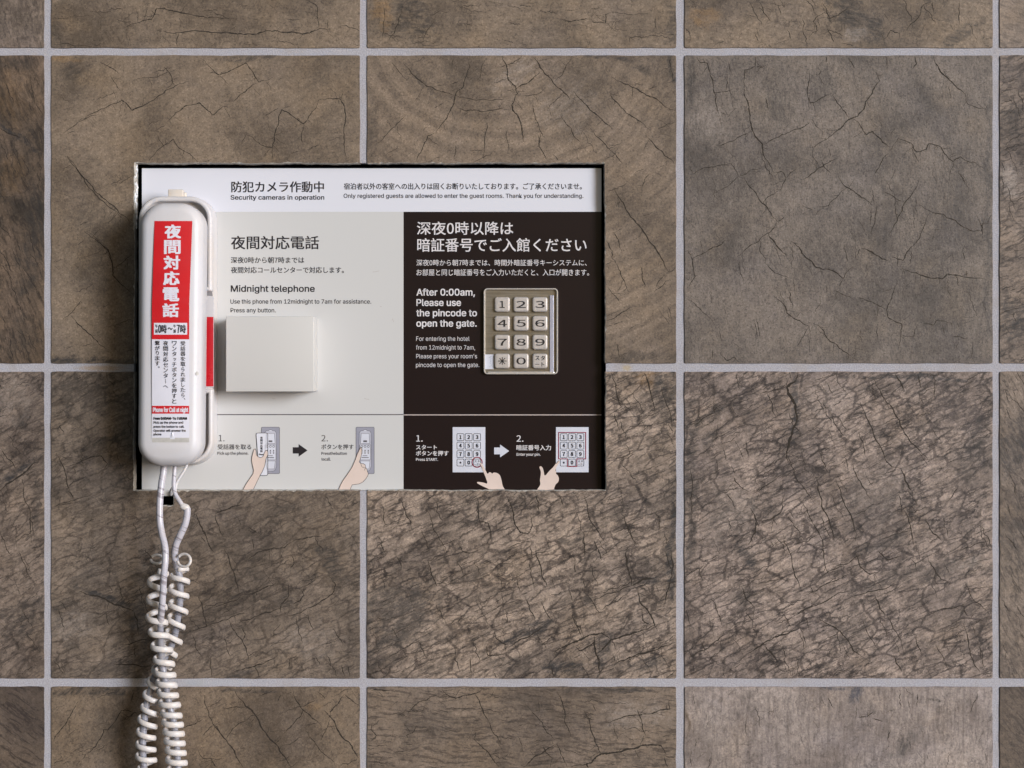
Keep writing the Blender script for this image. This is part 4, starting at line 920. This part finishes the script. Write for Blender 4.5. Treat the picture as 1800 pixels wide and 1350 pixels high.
H2 = VL([(1200,760),(1225,700),(1250,650),(1300,580),(1345,512),(1375,440),(1395,385),(1418,335),(1430,315),(1441,322),(1444,350),(1430,420),(1415,462),(1428,475),(1455,478),(1474,490),(1478,515),(1492,535),(1497,558),(1506,578),(1498,600),(1480,628),(1450,660),(1415,678),(1345,688),(1330,720),(1322,760)])
pr = link('pressing_hand_print', mesh_from(sheet(H2, P6)), M['skin'], panel)
link('hand_outline', mesh_from(join([stroke_bm(H2, .7, P7), stroke_bm(VL([(1430,480),(1440,510),(1470,520)]), .6, P7), stroke_bm(VL([(1478,518),(1465,545)]), .6, P7), stroke_bm(VL([(1430,322),(1436,345),(1432,360)]), .5, P7)])), M['ink'], pr)
# small scratches on the grey field
rnd = random.Random(9); b = []
for (x, y, dx, dy) in ((655, 478, 12, -2), (668, 538, 3, 1), (640, 700, 9, 2), (690, 560, 2, 6), (478, 700, 6, 1)):
    b.append(stroke_bm([(x, y), (x+dx*.5, y+dy*.5+.6), (x+dx, y+dy)], .5, P1))
link('scratches', mesh_from(join(b)), M['line'], panel)['kind'] = 'stuff'

# ------------------------------------------------------------------ keypad
def P(px, py, y): return W(px, py, y)
kp = empty('keypad', W(915.5, 657, PF), 'metal keypad with twelve square keys and a bright rounded rim, in the dark half', 'keypad')
def pstack(px0, py0, px1, py1, r, layers, yref, n=5, cap=True, warp=None):
    a, b = W(px0, py0, yref), W(px1, py1, yref)
    return stack((a.x+b.x)/2, (a.z+b.z)/2, b.x-a.x, a.z-b.z, r*S if not isinstance(r, (list, tuple)) else [q*S for q in r], layers, n, cap, warp=warp)
yk = PF - .0032
link('rim', mesh_from(pstack(850, 506.4, 981, 658.2, 7, [(0, PF), (0, yk+.0005), (.6*S, yk), (2.2*S, yk), (2.8*S, yk+.0004), (2.8*S, PF-.0004)], yk, 7, False)), M['rim'], kp, 40)
link('rim_fillet', mesh_from(box_bm(W(857,0,yk).x, W(974,0,yk).x, yk+.0002, PF, W(0,656.4,yk).z, W(0,653.2,yk).z, .0003)), M['rim'], kp)
yp = PF - .0010
link('face_plate', mesh_from(pstack(852.2, 508.4, 979, 656, 5, [(0, PF), (0, yp)], yp)), M['steel'], kp)
link('side_lip', mesh_from(pbox(966.4, 519, 973, 655, yp-.0009, yp, .0002)), M['lip'], kp)
yb = yp - .0026
keybm = stack(0, 0, 26.6*S*.996, 26.6*S*.996, 4.2*S, [(0, yp), (0, yb+.0008), (.35*S, yb+.0004), (1.1*S, yb+.0001), (2.0*S, yb), (4.5*S, yb)], 5)
keyme = mesh_from(keybm, 'key'); keyme.materials.append(M['key'])
keyme.polygons.foreach_set('use_smooth', [True]*len(keyme.polygons)); keyme.set_sharp_from_angle(angle=math.radians(50))
KX = (882.9, 916.0, 949.2); KY = (535.2, 568.3, 601.5, 634.6)
o0 = origin_of(kp)
for j, ky_ in enumerate(KY):
    for i, kx_ in enumerate(KX):
        s = '123456789*0'[j*3+i] if j*3+i < 11 else None
        ko = bpy.data.objects.new('key', keyme); C.objects.link(ko); ko.parent = kp
        c0 = W(kx_, ky_, yb); ko.location = Vector((c0.x, 0, c0.z)) - o0
        yy = yb - .00008; fo = F_JP
        if s == '*': bm = join([stroke_bm([(kx_ - 7.6*math.cos(a), ky_ - 6.6*math.sin(a)), (kx_ + 7.6*math.cos(a), ky_ + 6.6*math.sin(a))], 1.5, yy - a*.00001) for a in (0, .87, 1.571, 2.27)])
        elif s == '1': bm = text_bm(s, kx_-5.0, kx_+4.4, ky_+6.2, 12.4, f=fo, mode='ink', bold=.5, y=yy)
        elif s: bm = text_bm(s, kx_-8.4, kx_+8.4, ky_+6.2, 12.4, f=fo, mode='ink', bold=.5, y=yy)
        else: bm = join([text_bm(ch, kx_+a, kx_+b_, ky_+c_, h, f=F_JP, mode='ink', bold=.4, y=yy) for ch, a, b_, c_, h in (('ス', -8.4, -.9, -1.4, 7.6), ('タ', 1.4, 8.8, -1.0, 8.4), ('ー', -8.2, -1.4, 6.4, 1.2), ('ト', 2.6, 7.6, 9.6, 7.6))])
        link('key_digit', mesh_from(bm), M['keyink'], ko)
        if s is None: ko['label'] = 'start key marked in katakana'
tg = link('paper_tag', mesh_from(pbox(852.6, 623.0, 868.0, 648.8, yp-.0003, yp-.0001)), M['card'], kp)
rnd = random.Random(2); b = []
for k in range(7):
    y = 625 + k*3.1; b.append(stroke_bm([(860 + rnd.uniform(-1, 3), y), (862 + rnd.uniform(-1, 2), y+1.4), (861 + rnd.uniform(0, 3), y+2.2)], .5, yp-.00035))
link('tag_writing', mesh_from(join(b)), M['picgrey'], tg)

# ------------------------------------------------------------------ blank cover box
cb = empty('cover_box', W(477, 688, 0), 'plain blank light grey cover box projecting from the light half of the board', 'cover')
yc = -.0205
a, b = W(397, 556, yc), W(552.2, 688.5, yc)
link('lid', mesh_from(box_bm(a.x, b.x, yc, yc+.0062, b.z, a.z, .0006, 3)), M['box'], cb, 40)
link('box_body', mesh_from(box_bm(a.x+.0004, b.x-.0004, yc+.0066, PF, b.z+.0004, a.z-.0004, .0003, 2)), M['box'], cb, 40)
link('lid_seam', mesh_from(box_bm(a.x+.0010, b.x-.0010, yc+.0060, yc+.0070, b.z+.0010, a.z-.0010)), M['inkgrey'], cb)

# ------------------------------------------------------------------ telephone cradle
cr = empty('phone_cradle', W(313, 818, .005), 'off-white wall phone cradle with a red label and hook tab, behind the handset', 'phone cradle')
y0c, y1c, y2c = PF - .0002, -.0125, -.0205
link('base', mesh_from(pstack(243.5, 345.5, 372.5, 817, 40, [(-.0008, y0c), (0, y1c+.0012), (.0004, y1c+.0004), (.0012, y1c)], y1c, 12)), M['cradle'], cr, 50)
link('top_cup', mesh_from(pstack(243.4, 345, 372.6, 512, [39, 39, 3, 3], [(0, y1c+.0010), (0, y2c+.0016), (.0005, y2c+.0005), (.0014, y2c), (.0032, y2c+.0002), (.0040, y2c+.0012), (.0046, y2c+.0078)], y2c, 12)), M['cradle'], cr, 50)
link('bottom_cup', mesh_from(pstack(243.4, 683, 373.6, 816.5, [3, 3, 42, 42], [(0, y1c+.0010), (0, y2c+.0026), (.0005, y2c+.0015), (.0014, y2c+.0010), (.0030, y2c+.0012), (.0038, y2c+.0022), (.0044, y2c+.0078)], y2c, 12)), M['cradle'], cr, 50)
# sloping step under the top cup
bm = bmesh.new()
A0 = [W(300, 509, y2c+.001), W(372.0, 509, y2c+.001), W(374.4, 520, y1c-.0005), W(300, 520, y1c-.0005)]
A1 = [W(300, 509, y1c+.001), W(372.0, 509, y1c+.001), W(374.4, 520, y1c+.001), W(300, 520, y1c+.001)]
va = [bm.verts.new(v) for v in A0]; vb = [bm.verts.new(v) for v in A1]
bm.faces.new(va); bm.faces.new(vb[::-1])
for i in range(4): bm.faces.new((va[i], va[(i+1) % 4], vb[(i+1) % 4], vb[i]))
bmesh.ops.recalc_face_normals(bm, faces=bm.faces[:])
link('step', mesh_from(bm), M['cradlegrey'], cr)
link('button_plate', mesh_from(pbox(262, 521, 375.6, 681, y1c-.0009, y1c+.0005, .0003)), M['cradlegrey'], cr, 40)
ring = [(352 + 8.5*math.cos(a*math.pi/12), 543 + 8.5*math.sin(a*math.pi/12)) for a in range(24)]
link('button_ring', mesh_from(stroke_bm(ring, 1.3, y1c-.00098, True)), M['inkgrey'], cr)
lb = link('red_label', mesh_from(pbox(300, 557, 375.2, 679.2, y1c-.0013, y1c-.0010, .0001)), M['labelred'], cr)
link('label_letter', mesh_from(sheet([(350, 572),(358.4, 572),(358.4, 575),(350, 576)], y1c-.00135)), M['stickerwhite'], lb)
link('label_letter', mesh_from(sheet([(352, 653),(361.5, 653.4),(361.5, 654.8),(352, 655)], y1c-.00135)), M['stickerwhite'], lb)
hk = W(309, 342, -.014)
link('hook', mesh_from(pbox(295.4, 332.8, 321.8, 352, -.0165, -.010, .0005, 3)), M['hook'], cr, 40)
link('hook_catch', mesh_from(pbox(321.5, 338, 327.5, 349, -.0150, -.011, .0008, 3)), M['hook'], cr, 40)

# ------------------------------------------------------------------ telephone handset
hz0, hz1 = W(0, 820, -.045).z, W(0, 357, -.045).z
hx0, hx1 = W(246.3, 0, -.045).x, W(362.0, 0, -.032).x
hcx, hcz, hw, hh = (hx0+hx1)/2, (hz0+hz1)/2, hx1-hx0, hz1-hz0
YB_, YF_ = -.0205, -.0540
def hwarp(v):
    t = (v.z - hcz)/(hh/2)                      # -1 bottom .. 1 top
    k = 1.0 - .035*math.exp(-((t)/.55)**2)      # slight waist
    x = hcx + (v.x - hcx)*k + .0010*t - .0005
    u = (v.x - hcx)/(hw/2)
    y = v.y
    depth = (YB_ - v.y)/(YB_ - YF_)             # 0 back .. 1 front
    y += depth*(.0020*u*u + .0016*max(0, t-.80)/.2 + .0012*t*t)
    y += .0055*max(0, -t-.84)/.16*max(0, -t-.84)/.16*depth
    if depth < .5: y -= (.5-depth)*.018*math.exp(-(t/.6)**2)   # hollow grip behind
    return Vector((x, y, v.z))
lay = [(.004, YB_), (.0012, YB_-.0008), (0, YB_-.004), (0, YF_+.0105)]
R_ = .0068
for k in range(1, 9):
    a = k/8*math.pi/2
    lay.append((R_*(1-math.cos(a)), YF_ + R_*(1-math.sin(a))))
for d in (.0125, .0155, .0185, .0215, .0240): lay.append((d, YF_))
h = empty('phone_handset', W(304, 820, -.04), 'white telephone handset with a red and white Japanese night-call sticker', 'telephone handset')
hb = stack(hcx, hcz, hw, hh, 41*S, lay, 16, True, True, warp=hwarp)
# more lengthwise cuts so that the waist bends smoothly
for zc in [hcz + hh*(k/24 - .5) for k in range(1, 24)]:
    bmesh.ops.bisect_plane(hb, geom=hb.verts[:] + hb.edges[:] + hb.faces[:], plane_co=(0, 0, zc), plane_no=(0, 0, 1))
link('handset_body', mesh_from(hb), M['phone'], h, 60)

def surf(px, py, lift=.0002):
    """point just above the handset's front face, seen at a photograph pixel"""
    y = YF_
    for _ in range(3):
        p = W(px, py, y)
        u = (p.x - hcx)/(hw/2); t = (p.z - hcz)/(hh/2)
        y = YF_ + .0020*u*u + .0016*max(0, t-.80)/.2 + .0012*t*t + .0055*(max(0, -t-.84)/.16)**2 - lift
        # rolled edge
        d = hw/2*(1.0 - .035*math.exp(-(t/.55)**2)) - abs(p.x - hcx)
        if d < R_: y += R_ - math.sqrt(max(0, R_*R_ - (R_-max(d, 0))**2))
    return W(px, py, y)

def lx(y): return 271.6 + (267.0-271.6)*min(1, (y-388)/150)        # left edge of the sticker at height y
def rx(y): return 338.2 + (332.6-338.2)*min(1, (y-388)/150)
def patch(u0, u1, y0, y1, lift, nx=10, ny=None):
    ny = ny or max(1, int((y1-y0)/12)); bm = bmesh.new(); V = []
    for j in range(ny+1):
        y = y0 + (y1-y0)*j/ny
        V.append([bm.verts.new(surf(lx(y) + (rx(y)-lx(y))*(u0+(u1-u0)*i/nx), y, lift)) for i in range(nx+1)])
    for j in range(ny):
        for i in range(nx):
            f = bm.faces.new((V[j][i], V[j+1][i], V[j+1][i+1], V[j][i+1])); f.normal_update()
            if f.normal.y > 0: f.normal_flip()
    return bm
st = link('sticker', mesh_from(patch(0, 1, 596, 772, .00022)), M['stickerwhite'], h, 180)
link('red_print', mesh_from(patch(0, 1, 388.4, 596.5, .00030)), M['stickerred'], st, 180)
link('red_print', mesh_from(patch(0, 1, 713.3, 727.2, .00030)), M['stickerred'], st, 180)
link('time_box', mesh_from(patch(.055, .945, 567.6, 588.2, .00038)), M['stickerwhite'], st, 180)
link('clear_tape', mesh_from(patch(.01, 1.0, 769.5, 777.5, .00026)), M['tape'], st, 180)
fn = lambda lift: (lambda x, y: surf(x, y, lift))
b = []
for ch, cx, cy in zip('夜間対応電話', (303.8, 302.9, 302.0, 301.2, 300.6, 300.0), (407, 434.4, 461.6, 489.2, 517.4, 545.4)):
    b.append(text_bm(ch, cx-14.6, cx+14.6, cy+12.6, 25.4, f=F_JP, mode='ink', bold=2.2, fn=fn(.00040)))
link('sticker_heading', mesh_from(join(b)), M['stickerwhite'], st)
b = [text_bm('午', 272.6, 277.6, 576.6, 6.4, f=F_JP, mode='ink', bold=.5, fn=fn(.00045)), text_bm('前', 272.6, 277.6, 585.4, 6.8, f=F_JP, mode='ink', bold=.5, fn=fn(.00045)),
     text_bm('0', 278.0, 283.4, 585.6, 15, f=F_JP, mode='ink', bold=1.1, fn=fn(.00045)), text_bm('時', 283.6, 293.4, 586.0, 15.6, f=F_JP, mode='ink', bold=1.0, fn=fn(.00045)),
     text_bm('～', 294.6, 303.6, 580.0, 4.6, f=F_JP, mode='ink', bold=1.0, fn=fn(.00045)),
     text_bm('午', 304.6, 309.4, 576.6, 6.4, f=F_JP, mode='ink', bold=.5, fn=fn(.00045)), text_bm('前', 304.6, 309.4, 585.4, 6.8, f=F_JP, mode='ink', bold=.5, fn=fn(.00045)),
     text_bm('7', 310.6, 316.2, 585.6, 15, f=F_JP, mode='ink', bold=1.1, fn=fn(.00045)), text_bm('時', 316.6, 327.0, 586.0, 15.6, f=F_JP, mode='ink', bold=1.0, fn=fn(.00045))]
def vcol(s, cx, y0, y1, wd=8.6):
    n = len(s); p = (y1-y0)/n; out = []
    for k, ch in enumerate(s):
        top = y0 + k*p
        if ch in '、。': out.append(text_bm(ch, cx+1.4, cx+4.2, top+3.6, 2.8, f=F_JP, mode='ink', bold=.2, fn=fn(.00045)))
        elif ch == 'ー': out.append(join([text_bm('ー', cx-.3, cx+.3+.0, top+p-1, 1, f=F_JP, mode='ink', fn=fn(.00045)), text_bm('l', cx-.5, cx+.5, top+p-.8, p-1.6, f=F_JP, mode='ink', fn=fn(.00045))]))
        elif ch == 'ッ': out.append(text_bm(ch, cx-1.6, cx+3.4, top+p-1.6, p*.58, f=F_JP, mode='ink', bold=.3, fn=fn(.00045)))
        elif ch == 'へ': out.append(text_bm(ch, cx-wd/2, cx+wd/2, top+p-2.4, p*.45, f=F_JP, mode='ink', bold=.3, fn=fn(.00045)))
        else:
            w_ = wd*(.62 if ch in 'りしトら' else .9 if ch in 'ンタチすとれ' else 1)
            out.append(text_bm(ch, cx-w_/2, cx+w_/2, top+p-.5, p-1.0, f=F_JP, mode='ink', bold=.35, fn=fn(.00045)))
    return out
b += vcol('受話器を取られましたら、', 321.6, 599, 708) + vcol('ワンタッチボタンを押すと', 306.4, 599, 710) + vcol('夜間対応センターへ', 291.2, 598.6, 684) + vcol('繋がります。', 276.6, 598.4, 652)
b += [text_bm('From 0:00AM-To 7:00AM', 269.8, 328.8, 737.6, 4.6, f=F_LAT, mode='cap', bold=.8, fn=fn(.00045)),
      text_bm('Pick up the phone and', 269.8, 322, 744.6, 4.0, f=F_LAT, mode='cap', bold=.35, fn=fn(.00045)),
      text_bm('press the button to call.', 269.8, 324, 751.8, 4.0, f=F_LAT, mode='cap', bold=.35, fn=fn(.00045)),
      text_bm('Operator will answer the', 269.8, 326.6, 758.8, 4.0, f=F_LAT, mode='cap', bold=.35, fn=fn(.00045)),
      text_bm('phone', 269.8, 283.6, 765.2, 4.0, f=F_LAT, mode='cap', bold=.35, fn=fn(.00045))]
link('sticker_lettering', mesh_from(join(b)), M['ink'], st)
link('sticker_lettering', mesh_from(text_bm('Phone for Call at night', 268.6, 331.0, 724.2, 8.0, f=F_LAT, mode='cap', bold=.7, fn=fn(.00045))), M['stickerwhite'], st)
# curled tab of tape at the bottom of the sticker, scuff on the side
bm = bmesh.new(); V = []
for j in range(5):
    t = j/4; y = 760 + 12*t; hw_ = 1.2 + 3.4*t
    V.append([bm.verts.new(surf(303 + hw_*u, y, .0004 + .0007*(1-u*u)*math.sin(math.pi*min(1, t+.25)))) for u in (-1, -.5, 0, .5, 1)])
for j in range(4):
    for i in range(4): bm.faces.new((V[j][i], V[j+1][i], V[j+1][i+1], V[j][i+1]))
link('tape_curl', mesh_from(bm), M['header'], h, 180)
bm = bmesh.new(); c_ = [bm.verts.new(surf(347 + 2.6*math.cos(a*math.pi/5), 657 + (4.2 if a in (7, 8) else 2.6)*math.sin(a*math.pi/5), .00012)) for a in range(10)]
f_ = bm.faces.new(c_); f_.normal_update()
if f_.normal.y > 0: f_.normal_flip()
link('scuff', mesh_from(bm), M['tape'], h)

# ------------------------------------------------------------------ cords
def pathpx(pts, sub=8): return catmull([W(x, y, d) for x, y, d in pts], sub)
def sleeve(name, pts, r, mat, label, collar=False):
    th = empty(name, W(pts[0][0], pts[0][1], pts[0][2]), label, 'cable')
    link('jacket', mesh_from(tube(pathpx(pts), r*S*.98, 16)), mat, th, 180)
    return th
sleeve('cable_sleeve', [(289, 812, -.030), (287, 832, -.031), (284, 850, -.033), (281, 880, -.035), (281, 915, -.036), (285, 940, -.038), (290, 962, -.041), (290.5, 985, -.043), (288, 1011, -.043),
        (285, 1064, -.041), (282.8, 1084, -.037), (282, 1098, -.033)],
       6.0, M['sleeve'], 'scuffed grey-white cable running straight down from the left underside of the handset')
link('inner_sleeve', mesh_from(tube(pathpx([(282.2, 1095, -.0336), (282, 1109, -.031), (284, 1153, -.029), (286, 1172, -.028), (290, 1194, -.028), (296, 1231, -.027), (304, 1263, -.027), (309, 1295, -.026), (312, 1330, -.026), (314, 1370, -.026), (315, 1400, -.026)]), 5.6*S, 16)), M['sleeve_shaded'], [o for o in C.objects if o.name == 'cable_sleeve'][0], 180)  # lower length inside the coil, coloured darker to carry its shade
th = empty('thin_cable', W(306, 822, -.03), 'pale cable from the handset widening at a kinked joint beside the wall notch', 'cable')
link('thin_lead', mesh_from(tube(pathpx([(308, 812, -.030), (306.5, 832, -.031), (305.5, 852, -.033), (308, 868, -.034), (315, 880, -.035), (321, 889, -.035), (326, 893.5, -.035)]), [ (3.3 + .9*min(1, i/40))*S for i in range(49)], 14)), M['sleeve'], th, 180)
link('joint', mesh_from(tube(pathpx([(318, 888, -.0345), (322, 890.5, -.035), (327, 892.5, -.035), (331, 896, -.035)], 4), [2*S, 4.6*S, 5.6*S, 6.0*S, 6.2*S, 6.2*S, 6.2*S, 6.4*S, 6.3*S, 6.0*S, 5.8*S, 5.0*S, 3*S], 14)), M['cord'], th, 180)
link('jacket', mesh_from(tube(pathpx([(329, 893, -.035), (328.5, 906, -.035), (325, 922, -.035), (317, 940, -.034), (309.5, 957, -.032), (307, 972, -.029), (308.5, 985, -.027), (311.5, 997, -.0252)]), 6.1*S, 16)), M['sleeve'], th, 180)
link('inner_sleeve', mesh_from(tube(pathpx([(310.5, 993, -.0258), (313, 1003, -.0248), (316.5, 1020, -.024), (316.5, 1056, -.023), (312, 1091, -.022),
        (307, 1118, -.020), (299, 1140, -.017), (284, 1166, -.015), (272, 1190, -.016), (264, 1217, -.018), (257, 1243, -.020), (253, 1279, -.021), (251, 1309, -.022), (252.5, 1341, -.022), (256, 1375, -.022), (258, 1400, -.022)]), 5.7*S, 16)), M['sleeve_shaded'], th, 180)
sleeve('side_cable', [(330, 812, -.026), (326, 823, -.0265), (318, 836, -.0268), (311, 848, -.027), (308.5, 860, -.0275), (306, 868, -.0275)], 2.4, M['thin'], 'short thin white lead slanting under the right end of the cradle')
link('lead_end', mesh_from(tube(pathpx([(304, 858, -.020), (301, 864, -.018), (300, 869, -.014)], 5), 3.4*S, 12)), M['thin'], [o for o in C.objects if o.name == 'side_cable'][0], 180)

def coil(name, turns, R, wr, label, head, tail):
    """turns: (px, py, depth, radius px) of the front of every turn"""
    th = empty(name, W(turns[0][0], turns[0][1], turns[0][2]), label, 'phone cord', 'coiled phone cords hanging below the handset')
    n = len(turns)
    ctr = catmull([W(x, y, d) for x, y, d, r in turns], 24)
    rad = catmull([Vector((r*S, 0, 0)) for *_, r in turns], 24)
    pts = []; ups = []
    for i, c in enumerate(ctr):
        a = i/24*2*math.pi + math.pi/2           # front of the turn at every whole number
        k = rad[i].x
        ax = (ctr[min(i+3, len(ctr)-1)] - ctr[max(i-3, 0)]).normalized()
        ex = Vector((1, 0, 0)) - ax*ax.x; ex.normalize()
        u = ex*(-math.cos(a)) + Vector((0, -1, 0))*math.sin(a)
        pts.append(c + ex*(-math.cos(a))*k + Vector((0, -1, 0))*math.sin(a)*k*.92); ups.append(u)
    link('coiled_wire', mesh_from(tube(pts, wr*S*.97, 12, .55, ups)), M['cord'], th, 180)
    for (cx, cy, rx_, rz_, d, wr2, tilt) in head:
        ring = []
        for i in range(29):
            a = math.radians(150 - i*11.5)
            ring.append(W(cx, cy, d) + Vector((math.cos(a)*rx_*S, -math.cos(a + .6)*tilt, math.sin(a)*rz_*S)))
        link('end_loop', mesh_from(tube(ring, wr2*S, 10)), M['cord'], th, 180)
    return th
rj = random.Random(4)
t1 = [(280, 1003, -.026, 15), (277, 1031, -.026, 16), (275.5, 1060, -.026, 16), (276, 1090, -.030, 16.5), (280, 1115, -.030, 16), (284, 1139, -.030, 16), (288, 1163, -.030, 16), (290, 1184, -.029, 16), (292.5, 1202, -.029, 16), (295, 1220, -.028, 16),
      (298, 1238, -.028, 16), (301, 1255, -.028, 16), (303, 1271.5, -.027, 16), (305, 1287.5, -.027, 16.3), (307, 1304, -.027, 16.3), (309, 1320, -.026, 16.3), (310.5, 1338, -.026, 16.6), (312, 1356, -.026, 16.6), (313, 1374, -.026, 16.6), (314, 1392, -.026, 16.6)]
t1 = [(x + rj.uniform(-.4, .4), y + rj.uniform(-.6, .6), d, r + rj.uniform(-.5, .5)) for x, y, d, r in t1]
coil('coiled_cord', t1, 16, 5.5, 'coiled off-white cord reaching the bottom edge on the right, wound round a shade-darkened sleeve', [(276, 983, 11.5, 7.0, -.030, 2.3, .003)], [])
t2 = [(315, 999, -.021, 14.5), (316, 1015, -.025, 16), (314.5, 1042, -.025, 16), (313.5, 1068, -.024, 16), (310, 1094, -.023, 15.5), (305, 1119, -.020, 15), (298, 1141, -.017, 15), (289, 1163, -.016, 15), (280, 1184, -.017, 14), (271, 1205, -.019, 14), (266, 1228, -.021, 14.5), (262.5, 1249, -.022, 15.5),
      (260, 1271, -.022, 16), (257, 1292, -.023, 16), (255.8, 1313, -.023, 16.2), (257.5, 1334, -.023, 16.6), (260, 1355, -.023, 16.6), (262, 1376, -.023, 16.6), (263, 1396, -.023, 16.6)]
t2 = [(x + rj.uniform(-.7, .7), y + rj.uniform(-1.0, 1.0), d, r + rj.uniform(-.5, .5)) for x, y, d, r in t2]
coil('coiled_cord', t2, 16, 4.9, 'coiled off-white cord starting on the right, crossing behind and ending lower left', [(323.5, 985, 12, 10.5, -.036, 2.5, .003)], [])

print('objects', len(C.objects), 'tris', sum(sum(len(p.vertices)-2 for p in o.data.polygons) for o in C.objects if o.type == 'MESH'))
